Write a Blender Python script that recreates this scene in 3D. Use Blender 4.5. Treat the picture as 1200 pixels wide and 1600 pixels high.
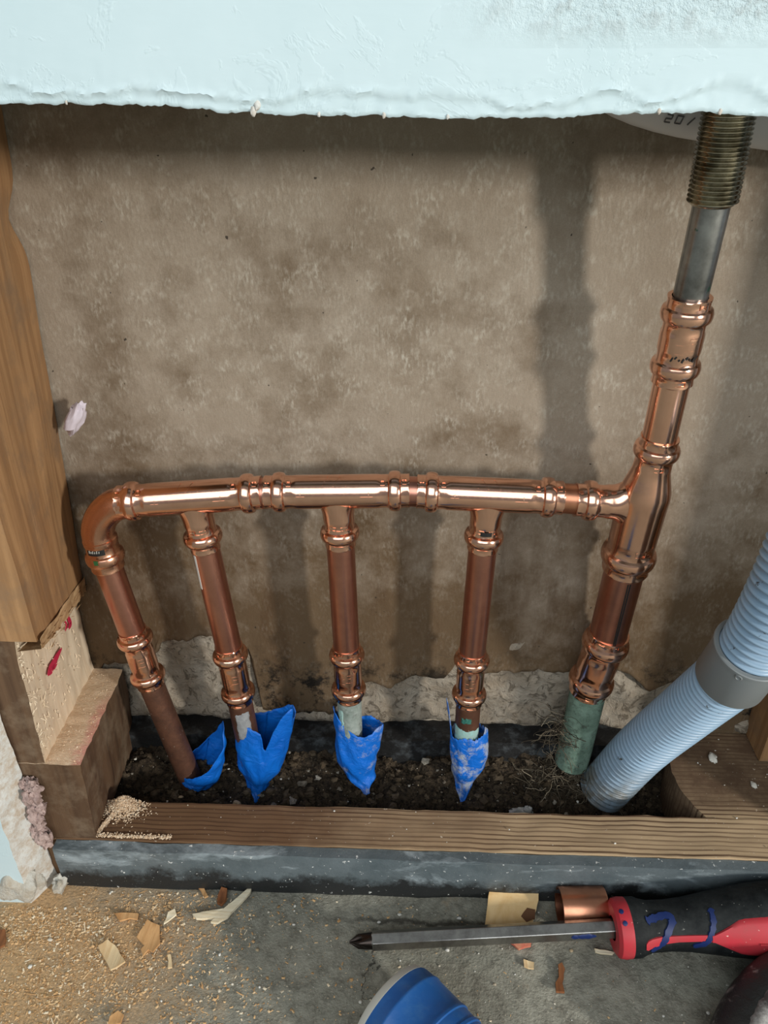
import bpy, math, random
from math import sin, cos, pi, radians, sqrt
from mathutils import Vector as V, Matrix, noise as mnoise

random.seed(7)
scene = bpy.context.scene
for o in list(bpy.data.objects):
    bpy.data.objects.remove(o, do_unlink=True)
COL = scene.collection

# ------------------------------------------------------------------ camera
FPX = 1200.0
CAM = V((0.013, -0.271, 0.403))
PITCH, YAW = radians(30.0), radians(2.0)
FWD = V((-sin(YAW) * cos(PITCH), cos(YAW) * cos(PITCH), -sin(PITCH)))
RGT = V((cos(YAW), sin(YAW), 0))
UPV = RGT.cross(FWD)
cd = bpy.data.cameras.new('camera')
cd.sensor_fit = 'VERTICAL'; cd.sensor_height = 32.0; cd.lens = 32.0 * FPX / 1600.0
cd.clip_start = 0.01; cd.clip_end = 50
co = bpy.data.objects.new('camera', cd); COL.objects.link(co)
co.location = CAM
co.rotation_euler = (pi / 2 - PITCH, 0, YAW)
scene.camera = co

def ray(px, py):
    return FWD + RGT * ((px - 600) / FPX) - UPV * ((py - 800) / FPX)
def PY(px, py, y):
    d = ray(px, py); return CAM + d * ((y - CAM.y) / d.y)
def PZ(px, py, z):
    d = ray(px, py); return CAM + d * ((z - CAM.z) / d.z)
def PT(px, py, t):
    return CAM + ray(px, py) * t

# ------------------------------------------------------------------ world and lamps
w = bpy.data.worlds.new('room_light'); scene.world = w; w.use_nodes = True
bg = w.node_tree.nodes['Background']
bg.inputs[0].default_value = (0.90, 0.97, 1.0, 1); bg.inputs[1].default_value = 0.22

def area(name, loc, target, sx, sy, energy, col):
    l = bpy.data.lights.new(name, 'AREA'); l.shape = 'RECTANGLE'; l.size = sx; l.size_y = sy
    l.energy = energy; l.color = col
    o = bpy.data.objects.new(name, l); COL.objects.link(o); o.location = loc
    o.rotation_euler = (V(target) - V(loc)).to_track_quat('-Z', 'Y').to_euler()
    return o
# low lamp on the right, and a broad unseen light added for copper highlights
AZ, EL = radians(46), radians(14)
tgt = V((0.02, 0.09, 0.20))
area('side_lamp', tgt + V((sin(AZ) * cos(EL), -cos(AZ) * cos(EL), sin(EL))) * 2.2, tgt, 0.13, 0.22, 36, (1.0, 0.95, 0.88))
area('added_soft_light', (-0.25, -1.9, 1.45), (0.0, 0.0, 0.2), 2.2, 1.5, 30, (0.92, 0.97, 1.0))

scene.view_settings.view_transform = 'Standard'
scene.view_settings.look = 'None'
scene.view_settings.exposure = 0.0
scene.view_settings.gamma = 1.0
scene.view_settings.use_curve_mapping = False

# ------------------------------------------------------------------ helpers: objects
def tag(o, label=None, cat=None, group=None, kind=None):
    if label: o['label'] = label
    if cat: o['category'] = cat
    if group: o['group'] = group
    if kind: o['kind'] = kind
    return o

def thing(name, label, cat, loc=(0, 0, 0), group=None):
    o = bpy.data.objects.new(name, None); COL.objects.link(o)
    o.empty_display_size = 0.02; o.location = loc
    return tag(o, label, cat, group)

def base_of(o):
    v = V((0, 0, 0))
    while o: v += o.location; o = o.parent
    return v

def mesh(name, verts, faces, mat, parent=None, smooth=35, origin=None):
    """one mesh object; verts are given in world space"""
    me = bpy.data.meshes.new(name)
    off = base_of(parent) if parent else V(origin or (0, 0, 0))
    me.from_pydata([tuple(V(v) - off) for v in verts], [], faces)
    me.validate(); me.update()
    if smooth:
        for p in me.polygons: p.use_smooth = True
        me.set_sharp_from_angle(angle=radians(smooth))
    if mat: me.materials.append(mat)
    o = bpy.data.objects.new(name, me); COL.objects.link(o)
    if parent: o.parent = parent
    else: o.location = off
    return o

class MB:
    def __init__(s): s.v = []; s.f = []
    def add(s, vs, fs):
        b = len(s.v); s.v += [V(x) for x in vs]; s.f += [tuple(i + b for i in f) for f in fs]
    def build(s, name, mat, parent=None, smooth=35, origin=None):
        return mesh(name, s.v, s.f, mat, parent, smooth, origin)

def ns(x, y=0.0, z=0.0): return mnoise.noise(V((x, y, z)))
def fbm(x, y=0.0, z=0.0, o=4): return mnoise.fractal(V((x, y, z)), 1.0, 2.0, o)

def frame(a, hint=V((0, 0, 1))):
    a = a.normalized()
    if abs(a.dot(hint)) > 0.95: hint = V((0, -1, 0))
    u = (hint - a * hint.dot(a)).normalized()
    return a, u, a.cross(u)

def hexr(th):
    m = (th % (pi / 3)) - pi / 6
    return min(1.0, 0.925 / cos(m))

def lathe(mb, p0, axis, prof, seg=44, hint=V((0, 0, 1)), rot=0.0, cap=False):
    """prof: (s, r) or (s, r, facet)"""
    a, u, v = frame(axis, hint); p0 = V(p0)
    vs = []; fs = []
    for pr in prof:
        s, r = pr[0], pr[1]; f = pr[2] if len(pr) > 2 else 0
        for i in range(seg):
            th = 2 * pi * i / seg
            k = 1 - f + f * hexr(th + rot)
            vs.append(p0 + a * s + (u * cos(th) + v * sin(th)) * (r * k))
    n = len(prof)
    for j in range(n - 1):
        for i in range(seg):
            i2 = (i + 1) % seg
            fs.append((j * seg + i, (j + 1) * seg + i, (j + 1) * seg + i2, j * seg + i2))
    if cap:
        fs.append(tuple(range(seg))); fs.append(tuple((n - 1) * seg + i for i in reversed(range(seg))))
    mb.add(vs, fs)

def sweep(mb, pts, rad, seg=32, cap=True):
    """pts: centre line; rad: number or list"""
    pts = [V(p) for p in pts]; n = len(pts)
    if not hasattr(rad, '__len__'): rad = [rad] * n
    T = [(pts[min(i + 1, n - 1)] - pts[max(i - 1, 0)]).normalized() for i in range(n)]
    a, u, v = frame(T[0], V((0, -1, 0.3)).normalized())
    vs = []; fs = []
    for i in range(n):
        u = (u - T[i] * u.dot(T[i])).normalized(); v = T[i].cross(u)
        for k in range(seg):
            th = 2 * pi * k / seg
            vs.append(pts[i] + (u * cos(th) + v * sin(th)) * rad[i])
    for j in range(n - 1):
        for i in range(seg):
            i2 = (i + 1) % seg
            fs.append((j * seg + i, j * seg + i2, (j + 1) * seg + i2, (j + 1) * seg + i))
    if cap:
        fs.append(tuple(reversed(range(seg)))); fs.append(tuple((n - 1) * seg + i for i in range(seg)))
    mb.add(vs, fs)

def spline(P, n):
    """Catmull-Rom through the points P, n samples per span"""
    P = [V(p) for p in P]; Q = [P[0] * 2 - P[1]] + P + [P[-1] * 2 - P[-2]]
    out = []
    for i in range(1, len(Q) - 2):
        for k in range(n):
            t = k / n
            out.append(0.5 * ((2 * Q[i]) + (Q[i + 1] - Q[i - 1]) * t + (2 * Q[i - 1] - 5 * Q[i] + 4 * Q[i + 1] - Q[i + 2]) * t * t
                              + (3 * Q[i] - Q[i - 1] - 3 * Q[i + 1] + Q[i + 2]) * t ** 3))
    out.append(P[-1])
    return out

def grid8(mb, c, n=(1, 1, 1), disp=None):
    """hexahedron from 8 corners c[ix][iy][iz], each face a grid; disp(p, a, b, c) moves a point"""
    def pt(a, b, d):
        q = V((0, 0, 0))
        for i in (0, 1):
            for j in (0, 1):
                for k in (0, 1):
                    q += V(c[i][j][k]) * ((a if i else 1 - a) * (b if j else 1 - b) * (d if k else 1 - d))
        return disp(q, a, b, d) if disp else q
    idx = {}; vs = []; fs = []
    def vid(i, j, k):
        if (i, j, k) not in idx:
            idx[(i, j, k)] = len(vs); vs.append(pt(i / n[0], j / n[1], k / n[2]))
        return idx[(i, j, k)]
    nx, ny, nz = n
    for j in range(ny):
        for k in range(nz):
            for i, fl in ((0, 0), (nx, 1)):
                q = (vid(i, j, k), vid(i, j + 1, k), vid(i, j + 1, k + 1), vid(i, j, k + 1))
                fs.append(q if fl else q[::-1])
    for i in range(nx):
        for k in range(nz):
            for j, fl in ((0, 1), (ny, 0)):
                q = (vid(i, j, k), vid(i + 1, j, k), vid(i + 1, j, k + 1), vid(i, j, k + 1))
                fs.append(q if fl else q[::-1])
    for i in range(nx):
        for j in range(ny):
            for k, fl in ((0, 0), (nz, 1)):
                q = (vid(i, j, k), vid(i + 1, j, k), vid(i + 1, j + 1, k), vid(i, j + 1, k))
                fs.append(q if fl else q[::-1])
    mb.add(vs, fs)

def box(mb, x0, x1, y0, y1, z0, z1, n=(1, 1, 1), disp=None):
    c = [[[V((x, y, z)) for z in (z0, z1)] for y in (y0, y1)] for x in (x0, x1)]
    grid8(mb, c, n, disp)

def blob(mb, p, r, amp=0.3, fr=1.5, seg=14, sd=0.0):
    """noisy ellipsoid"""
    p = V(p); r = V(r) if hasattr(r, '__len__') else V((r, r, r))
    vs = [p + V((0, 0, -r.z))]; fs = []
    rows = max(4, seg // 2)
    for j in range(1, rows):
        ph = -pi / 2 + pi * j / rows
        for i in range(seg):
            th = 2 * pi * i / seg
            d = V((cos(ph) * cos(th), cos(ph) * sin(th), sin(ph)))
            k = 1 + amp * fbm(d.x * fr + sd, d.y * fr + sd * 2, d.z * fr, 3)
            vs.append(p + V((d.x * r.x, d.y * r.y, d.z * r.z)) * k)
    vs.append(p + V((0, 0, r.z)))
    for i in range(seg):
        i2 = (i + 1) % seg
        fs.append((0, 1 + i2, 1 + i))
        for j in range(rows - 2):
            b = 1 + j * seg
            fs.append((b + i, b + i2, b + seg + i2, b + seg + i))
        b = 1 + (rows - 2) * seg
        fs.append((b + i, b + i2, len(vs) - 1))
    mb.add(vs, fs)

# ------------------------------------------------------------------ helpers: materials
class Mat:
    def __init__(s, name, col=(0.5, 0.5, 0.5), rough=0.6, metal=0.0, spec=0.5):
        s.m = bpy.data.materials.new(name); s.m.use_nodes = True
        s.nt = s.m.node_tree; s.b = s.nt.nodes['Principled BSDF']
        s.set('Base Color', (*col, 1)); s.set('Roughness', rough); s.set('Metallic', metal)
        s.set('Specular IOR Level', spec)
        s.geo = s.nt.nodes.new('ShaderNodeNewGeometry')
        s.pos = s.geo.outputs['Position']
    def set(s, k, v):
        if isinstance(v, bpy.types.NodeSocket): s.nt.links.new(v, s.b.inputs[k])
        else: s.b.inputs[k].default_value = v
    def node(s, t, ins=None, **kw):
        n = s.nt.nodes.new(t)
        for k, v in kw.items(): setattr(n, k, v)
        for k, v in (ins or {}).items():
            if isinstance(v, bpy.types.NodeSocket): s.nt.links.new(v, n.inputs[k])
            else: n.inputs[k].default_value = v
        return n
    def scale(s, sx, sy, sz, vec=None, off=(0, 0, 0)):
        return s.node('ShaderNodeMapping', {'Vector': vec or s.pos, 'Scale': (sx, sy, sz), 'Location': off}).outputs[0]
    def noise(s, sc, detail=4, rough=0.55, vec=None, dist=0.0):
        return s.node('ShaderNodeTexNoise', {'Vector': vec or s.pos, 'Scale': sc, 'Detail': detail, 'Roughness': rough, 'Distortion': dist}).outputs[0]
    def voro(s, sc, vec=None, feature='F1'):
        return s.node('ShaderNodeTexVoronoi', {'Vector': vec or s.pos, 'Scale': sc}, feature=feature).outputs['Distance']
    def rng(s, f, a, b, c=0.0, d=1.0):
        return s.node('ShaderNodeMapRange', {'Value': f, 'From Min': a, 'From Max': b, 'To Min': c, 'To Max': d}).outputs[0]
    def math(s, op, a, b=0.0, c=0.0):
        return s.node('ShaderNodeMath', {0: a, 1: b, 2: c}, operation=op).outputs[0]
    def mix(s, f, a, b):
        n = s.nt.nodes.new('ShaderNodeMix'); n.data_type = 'RGBA'
        for i, v in ((0, f), (6, a), (7, b)):
            if isinstance(v, bpy.types.NodeSocket): s.nt.links.new(v, n.inputs[i])
            else: n.inputs[i].default_value = (*v, 1) if (i and len(v) == 3) else v
        return n.outputs[2]
    def sep(s, vec=None):
        return s.node('ShaderNodeSeparateXYZ', {0: vec or s.pos}).outputs
    def bump(s, h, strength=0.5, dist=0.001, prev=None):
        ins = {'Height': h, 'Strength': strength, 'Distance': dist}
        n = s.node('ShaderNodeBump', ins)
        if prev: s.nt.links.new(prev, n.inputs['Normal'])
        s.set('Normal', n.outputs[0]); return n.outputs[0]
    def island(s): return s.geo.outputs['Random Per Island']
    def ramp(s, f, stops):
        n = s.node('ShaderNodeValToRGB', {0: f}); e = n.color_ramp.elements
        while len(e) < len(stops): e.new(0.5)
        for k, (p, c) in enumerate(stops): e[k].position = p; e[k].color = (*c, 1)
        return n.outputs[0]

def wood(name, light, dark, axis='z', grain=90, wavy=0.25, rough=0.7, contrast=1.0, dirt=None):
    M = Mat(name, light, rough, spec=0.3)
    k = {'x': (0.05, 1, 1), 'y': (1, 0.05, 1), 'z': (1, 1, 0.05)}[axis]
    v = M.scale(*k)
    warp = M.noise(grain * 0.25, 3, 0.6, v)
    g = M.noise(grain * 2, 5, 0.7, v)
    bands = M.node('ShaderNodeTexNoise', {'Vector': v, 'Scale': grain, 'Detail': 2.0, 'Distortion': wavy * 6}).outputs[0]
    f = M.rng(bands, 0.40, 0.62)
    f2 = M.math('MULTIPLY', M.math('ADD', M.math('MULTIPLY', f, 0.6), M.math('MULTIPLY', M.rng(g, 0.35, 0.7), 0.4)), contrast)
    c = M.mix(f2, light, dark)
    c = M.mix(M.rng(warp, 0.4, 0.75, 0, 0.35), c, [x * 0.6 for x in dark])
    if dirt:
        c = M.mix(M.rng(M.noise(38, 6, 0.7), 0.48, 0.68, 0, 0.9), c, dirt)
    M.set('Base Color', c)
    M.bump(M.math('ADD', g, bands), 0.35, 0.0008)
    return M

# --- copper family
def copper(name, col, rough, dark, tarn=0.5, fine=120):
    M = Mat(name, col, rough, 1.0)
    n = M.noise(70, 5, 0.6); n2 = M.noise(fine * 6, 3, 0.6)
    c = M.mix(M.rng(n, 0.35, 0.75, 0, tarn), col, dark)
    M.set('Base Color', c)
    M.set('Roughness', M.math('ADD', M.rng(n2, 0.3, 0.7, -0.02, 0.03), rough))
    M.bump(M.math('ADD', M.noise(260, 3, 0.5), M.math('MULTIPLY', n2, 0.08)), 0.045, 0.0005)
    return M
m_fit = copper('bright_press_copper', (0.90, 0.53, 0.385), 0.16, (0.62, 0.31, 0.21), 0.45).m
m_elbow = copper('matte_press_copper', (0.78, 0.42, 0.28), 0.25, (0.56, 0.27, 0.165), 0.5).m
m_pipe = copper('drawn_copper_tube', (0.60, 0.28, 0.20), 0.30, (0.38, 0.16, 0.115), 0.6).m
m_off = copper('copper_offcut', (0.66, 0.30, 0.18), 0.30, (0.40, 0.17, 0.10), 0.6).m

M = Mat('old_brown_copper', (0.16, 0.075, 0.045), 0.5, 0.55)
c = M.mix(M.rng(M.noise(90, 6, 0.7), 0.3, 0.7), (0.19, 0.085, 0.05), (0.085, 0.042, 0.028))
c = M.mix(M.rng(M.noise(420, 3, 0.6), 0.68, 0.74), c, (0.42, 0.33, 0.27))
M.set('Base Color', c); M.bump(M.noise(500, 4, 0.7), 0.25, 0.0008); m_old = M.m

def patina(name, a, b, dk, cover):
    M = Mat(name, a, 0.85, 0.0, 0.2)
    n = M.noise(80, 7, 0.75); n2 = M.noise(150, 8, 0.85)
    c = M.mix(M.rng(n, 0.35, 0.65), a, b)
    c = M.mix(M.rng(n2, cover, cover + 0.16, 0, 0.9), c, dk)
    M.set('Base Color', c); M.bump(M.math('ADD', n, n2), 0.7, 0.0015); return M.m
m_pat3 = patina('pale_teal_corrosion', (0.40, 0.45, 0.42), (0.20, 0.25, 0.22), (0.05, 0.042, 0.033), 0.53)
m_pat4 = patina('turquoise_corrosion', (0.30, 0.62, 0.60), (0.33, 0.42, 0.38), (0.10, 0.09, 0.07), 0.66)
m_pat5 = patina('green_corrosion', (0.24, 0.36, 0.285), (0.12, 0.19, 0.145), (0.03, 0.03, 0.022), 0.50)
m_solder = patina('grey_solder', (0.42, 0.43, 0.43), (0.22, 0.23, 0.24), (0.08, 0.06, 0.05), 0.64)
M = Mat('tarnished_chrome', (0.20, 0.20, 0.19), 0.28, 0.9)
c = M.mix(M.rng(M.noise(60, 5, 0.6), 0.35, 0.65), (0.36, 0.37, 0.37), (0.15, 0.15, 0.145))
c = M.mix(M.rng(M.noise(150, 4, 0.6), 0.66, 0.72), c, (0.05, 0.16, 0.12))
M.set('Base Color', c); M.bump(M.noise(300, 4, 0.6), 0.15, 0.0006); m_nip = M.m
M = Mat('tarnished_thread_brass', (0.5, 0.47, 0.38), 0.2, 1.0)
M.set('Base Color', M.mix(M.rng(M.noise(160, 4, 0.6), 0.35, 0.7), (0.52, 0.49, 0.40), (0.22, 0.20, 0.15))); m_thr = M.m

# --- wall materials
M = Mat('brown_kraft_backing', (0.25, 0.2, 0.15), 0.9, 0, 0.15)
big = M.noise(11, 5, 0.6); mid = M.noise(85, 5, 0.7)
tv = M.node('ShaderNodeMapping', {'Vector': M.pos, 'Rotation': (0, 0.35, 0), 'Scale': (1, 1, 0.45)}).outputs[0]
flk = M.noise(620, 3, 0.55, tv); spk = M.noise(300, 2, 0.5); gr_ = M.noise(1500, 3, 0.7)
clus = M.noise(95, 4, 0.65)
c = M.mix(M.rng(big, 0.3, 0.7), (0.30, 0.247, 0.187), (0.355, 0.302, 0.24))
c = M.mix(M.rng(mid, 0.4, 0.75, 0, 0.45), c, (0.25, 0.195, 0.14))
c = M.mix(M.rng(gr_, 0.35, 0.7, 0, 0.35), c, (0.20, 0.155, 0.11))
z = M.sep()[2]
stain_shade = M.math('ADD', M.rng(z, 0.25, 0.11, 0, 1.15), M.rng(M.noise(16, 6, 0.7), 0.3, 0.7, -0.8, 0.6))  # water stain on the lower paper, deepened to paint in shade towards the bottom
c = M.mix(M.rng(stain_shade, -0.1, 0.85, 0, 0.9), c, (0.105, 0.066, 0.033))
str_ = M.noise(48, 5, 0.65, M.scale(1, 1, 0.22))
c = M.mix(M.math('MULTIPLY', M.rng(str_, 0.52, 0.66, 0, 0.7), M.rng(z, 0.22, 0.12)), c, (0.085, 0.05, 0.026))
fl = M.math('MULTIPLY', M.rng(flk, 0.45, 0.66, 0, 0.62), M.math('MULTIPLY', M.rng(clus, 0.44, 0.72), M.rng(z, 0.13, 0.26, 0.25, 1.15)))
c = M.mix(fl, c, (0.50, 0.465, 0.39))
c = M.mix(M.rng(M.noise(75, 7, 0.8), 0.70, 0.76, 0, 0.6), c, (0.50, 0.52, 0.50))
c = M.mix(M.rng(spk, 0.765, 0.79, 0, 0.85), c, (0.03, 0.025, 0.02))
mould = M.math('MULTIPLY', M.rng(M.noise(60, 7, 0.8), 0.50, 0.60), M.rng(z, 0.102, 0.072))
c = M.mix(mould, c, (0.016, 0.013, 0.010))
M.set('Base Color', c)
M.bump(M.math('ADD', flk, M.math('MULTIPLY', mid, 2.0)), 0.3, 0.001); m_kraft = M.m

M = Mat('white_painted_drywall', (0.62, 0.75, 0.78), 0.55, 0, 0.4)
xs = M.sep()
sc = M.math('MULTIPLY', M.math('MULTIPLY', M.rng(xs[0], 0.02, 0.06), M.rng(xs[0], 0.125, 0.118)), M.rng(xs[2], 0.408, 0.418))
r1 = M.noise(130, 6, 0.7)
c = M.mix(M.rng(M.noise(25, 4, 0.6), 0.3, 0.7), (0.575, 0.71, 0.75), (0.53, 0.67, 0.71))
c = M.mix(M.math('MULTIPLY', sc, M.rng(r1, 0.5, 0.62, 0, 0.8)), c, (0.38, 0.44, 0.45))
M.set('Base Color', c)
b0 = M.bump(M.math('MULTIPLY', r1, sc), 0.8, 0.003)
flakes = M.rng(M.noise(45, 5, 0.65, None, 0.6), 0.55, 0.58)
M.bump(M.math('ADD', M.math('MULTIPLY', M.noise(420, 2, 0.5, M.scale(0.3, 1, 1)), 0.3), flakes), 0.12, 0.002, b0); m_dry = M.m
M = Mat('torn_gypsum_edge', (0.60, 0.58, 0.52), 0.95, 0, 0.1)
M.set('Base Color', M.mix(M.rng(M.noise(200, 5, 0.7), 0.4, 0.65), (0.66, 0.67, 0.64), (0.50, 0.42, 0.33)))
M.bump(M.noise(500, 5, 0.7), 0.6, 0.001); m_gyp = M.m
M = Mat('old_plaster', (0.4, 0.37, 0.33), 0.95, 0, 0.1)
n = M.noise(50, 7, 0.7); n2 = M.noise(160, 5, 0.7, None, 1.0)
c = M.mix(M.rng(n, 0.32, 0.68), (0.43, 0.385, 0.315), (0.27, 0.22, 0.16))
c = M.mix(M.rng(n2, 0.53, 0.61, 0, 0.75), c, (0.10, 0.08, 0.058))
M.set('Base Color', c); M.bump(n2, 0.8, 0.003); m_plas = M.m
M = Mat('black_tar', (0.02, 0.021, 0.022), 0.6, 0, 0.4)
M.set('Base Color', M.mix(M.rng(M.noise(80, 6, 0.7), 0.5, 0.7), (0.013, 0.013, 0.013), (0.075, 0.085, 0.09)))
M.bump(M.noise(150, 5, 0.7), 0.5, 0.002); m_tar = M.m
M = Mat('grey_sill_bar', (0.10, 0.12, 0.13), 0.55, 0, 0.4)
z = M.sep()[2]
n = M.noise(45, 6, 0.7); smr = M.noise(22, 6, 0.7, M.scale(0.5, 1, 1.6), 0.4)
c = M.mix(M.rng(n, 0.3, 0.7), (0.075, 0.098, 0.108), (0.135, 0.163, 0.175))
c = M.mix(M.rng(smr, 0.52, 0.68, 0, 0.85), c, (0.46, 0.54, 0.58))
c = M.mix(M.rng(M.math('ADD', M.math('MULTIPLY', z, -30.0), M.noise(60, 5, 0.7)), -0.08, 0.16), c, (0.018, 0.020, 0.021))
c = M.mix(M.rng(M.noise(330, 4, 0.65), 0.655, 0.69), c, (0.70, 0.72, 0.70))
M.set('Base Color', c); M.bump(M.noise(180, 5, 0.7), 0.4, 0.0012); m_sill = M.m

M = Mat('concrete', (0.17, 0.165, 0.14), 0.85, 0, 0.25)
xy = M.sep()
n = M.noise(16, 7, 0.65); n2 = M.noise(120, 6, 0.7); g = M.noise(700, 3, 0.6)
c = M.mix(M.rng(n, 0.3, 0.7), (0.235, 0.232, 0.188), (0.38, 0.37, 0.305))
c = M.mix(M.rng(n2, 0.42, 0.68, 0, 0.75), c, (0.105, 0.097, 0.075))
c = M.mix(M.rng(g, 0.54, 0.68, 0, 0.6), c, (0.40, 0.38, 0.31))
c = M.mix(M.rng(M.noise(520, 2, 0.5), 0.71, 0.75, 0, 0.8), c, (0.03, 0.03, 0.025))
# a fine crack and a joint a little in front of the sill
ck = M.math('ABSOLUTE', M.math('ADD', M.math('SUBTRACT', xy[0], -0.003), M.math('MULTIPLY', M.math('SUBTRACT', M.noise(60, 5, 0.6), 0.5), 0.05)))
c = M.mix(M.math('MULTIPLY', M.rng(ck, 0.0009, 0.0003, 0, 0.8), M.rng(xy[1], -0.02, -0.03)), c, (0.03, 0.028, 0.024))
jt = M.math('ABSOLUTE', M.math('ADD', M.math('ADD', xy[1], 0.0195), M.math('MULTIPLY', M.math('SUBTRACT', M.noise(45, 5, 0.6), 0.5), 0.016)))
c = M.mix(M.math('MULTIPLY', M.rng(jt, 0.0022, 0.0006, 0, 0.75), M.rng(xy[0], -0.03, 0.0)), c, (0.035, 0.03, 0.024))
# a film of fine sawdust around the cut stud
dst = M.node('ShaderNodeVectorMath', {0: M.scale(1, 1.25, 0), 1: (-0.185, -0.055, 0)}, operation='DISTANCE').outputs[1]
sd = M.math('ADD', M.rng(dst, 0.035, 0.125, 1.0, -0.25), M.rng(M.noise(36, 7, 0.7), 0.3, 0.7, -0.45, 0.45))
c = M.mix(M.rng(sd, 0.0, 0.95, 0, 0.9), c, M.mix(M.rng(g, 0.35, 0.65), (0.66, 0.41, 0.20), (0.40, 0.26, 0.135)))
M.set('Base Color', c); M.bump(M.math('ADD', M.math('MULTIPLY', n2, 1.5), g), 0.55, 0.0012); m_conc = M.m

m_stud = wood('amber_stud_wood', (0.44, 0.255, 0.12), (0.25, 0.13, 0.056), 'z', 110, 0.25, dirt=(0.24, 0.15, 0.085)).m
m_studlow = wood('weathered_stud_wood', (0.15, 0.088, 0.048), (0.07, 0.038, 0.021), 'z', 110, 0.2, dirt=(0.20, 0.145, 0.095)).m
m_pale = wood('fresh_cut_wood', (0.80, 0.68, 0.51), (0.68, 0.53, 0.36), 'z', 120, 0.3, 0.85, 0.7).m
m_torn = wood('torn_wood_fibre', (0.64, 0.44, 0.24), (0.34, 0.19, 0.085), 'y', 200, 0.3, 0.9).m
_a, _b = PY(126, 1196, 0.0), PY(193, 1046, 0.0905)      # right edge of the sawn top, where pink chalk stains it
M = Mat('sawn_top', (0.8, 0.62, 0.44), 0.95, 0, 0.1)
c = M.mix(M.rng(M.noise(400, 4, 0.7), 0.35, 0.65), (0.86, 0.69, 0.50), (0.74, 0.55, 0.37))
q = M.sep()
sl0 = (_b.x - _a.x) / (_b.y - _a.y)
dx = M.math('SUBTRACT', M.math('ADD', M.math('MULTIPLY', q[1], sl0), _a.x), q[0])
pk = M.math('ADD', M.rng(dx, 0.0, 0.011, 1.0, -0.3), M.rng(M.noise(140, 5, 0.7), 0.3, 0.7, -0.55, 0.4))
c = M.mix(M.math('MULTIPLY', M.rng(pk, 0.1, 0.8, 0, 0.75), M.rng(q[1], 0.07, 0.045)), c, (0.70, 0.30, 0.26))
M.set('Base Color', c); M.bump(M.noise(700, 4, 0.7), 0.5, 0.001); m_sawn = M.m
m_red_ink = Mat('crimson_marker_ink', (0.55, 0.02, 0.07), 0.6).m
M = wood('sole_plate_wood', (0.30, 0.185, 0.10), (0.075, 0.038, 0.02), 'x', 75, 0.12, 0.75, 1.15)
m_plate = M.m
xs = M.sep()
v = M.scale(0.045, 1, 1)
g1 = M.node('ShaderNodeTexWave', {'Vector': M.scale(0.04, 1, 0.3), 'Scale': 105.0, 'Distortion': 4.0, 'Detail': 3.0, 'Detail Scale': 0.6}, bands_direction='Y').outputs[1]
g2 = M.noise(500, 4, 0.6, v)
lightc = M.mix(M.rng(M.math('ADD', xs[0], M.rng(M.noise(22, 4, 0.6), 0.3, 0.7, -0.05, 0.05)), -0.08, 0.09), (0.165, 0.092, 0.047), (0.47, 0.34, 0.205))
c = M.mix(M.math('MULTIPLY', M.rng(g1, 0.62, 0.92, 0, 0.95), M.rng(M.noise(40, 4, 0.6, M.scale(0.15, 1, 1)), 0.33, 0.55, 0.35, 1.0)), lightc, (0.065, 0.030, 0.015))
c = M.mix(M.rng(g2, 0.45, 0.75, 0, 0.4), c, (0.10, 0.055, 0.03))
# darker, browner top behind the front lip on the right
c = M.mix(M.math('MULTIPLY', M.rng(xs[1], 0.026, 0.036), M.rng(M.noise(50, 5, 0.7), 0.3, 0.6, 0.6, 1.0)), c, (0.115, 0.07, 0.042))
c = M.mix(M.rng(M.noise(300, 3, 0.6), 0.70, 0.74), c, (0.55, 0.46, 0.35))
M.set('Base Color', c)

M = Mat('moist_earth', (0.06, 0.045, 0.03), 0.9, 0, 0.25)
n = M.noise(60, 7, 0.7); n2 = M.noise(350, 5, 0.7)
c = M.mix(M.rng(n, 0.3, 0.7), (0.075, 0.053, 0.033), (0.165, 0.122, 0.078))
c = M.mix(M.rng(n2, 0.45, 0.62), c, (0.022, 0.016, 0.011))
c = M.mix(M.rng(M.noise(420, 3, 0.6), 0.69, 0.73), c, (0.40, 0.36, 0.28))
M.set('Base Color', c); M.bump(M.math('ADD', n, M.math('MULTIPLY', n2, 2.0)), 1.0, 0.005); m_dirt = M.m
M = Mat('earth_clod', (0.08, 0.06, 0.04), 0.95, 0, 0.15)
c = M.ramp(M.island(), [(0.0, (0.035, 0.026, 0.017)), (0.5, (0.085, 0.062, 0.039)), (0.92, (0.13, 0.10, 0.068)), (0.99, (0.40, 0.37, 0.31))])
M.set('Base Color', M.mix(M.rng(M.noise(500, 4, 0.7), 0.45, 0.7, 0, 0.6), c, (0.03, 0.023, 0.016)))
M.bump(M.noise(600, 4, 0.7), 0.7, 0.001); m_clod = M.m
M = Mat('dry_root_fibre', (0.20, 0.16, 0.11), 0.9, 0, 0.15)
M.set('Base Color', M.ramp(M.island(), [(0.0, (0.02, 0.017, 0.013)), (0.6, (0.07, 0.055, 0.037)), (0.95, (0.27, 0.23, 0.165))])); m_root = M.m
M = Mat('sawdust_flake', (0.6, 0.4, 0.2), 0.9, 0, 0.1)
M.set('Base Color', M.ramp(M.island(), [(0.0, (0.44, 0.25, 0.11)), (0.35, (0.62, 0.38, 0.18)), (0.75, (0.74, 0.52, 0.29)), (0.95, (0.80, 0.70, 0.52))])); m_flake = M.m
M = Mat('paint_crumb', (0.75, 0.75, 0.7), 0.8, 0, 0.2)
M.set('Base Color', M.ramp(M.island(), [(0.0, (0.78, 0.78, 0.74)), (0.7, (0.66, 0.62, 0.52)), (0.9, (0.45, 0.35, 0.22))])); m_crumb = M.m
M = Mat('pale_sawdust', (0.7, 0.5, 0.3), 0.9, 0, 0.1)
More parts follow.
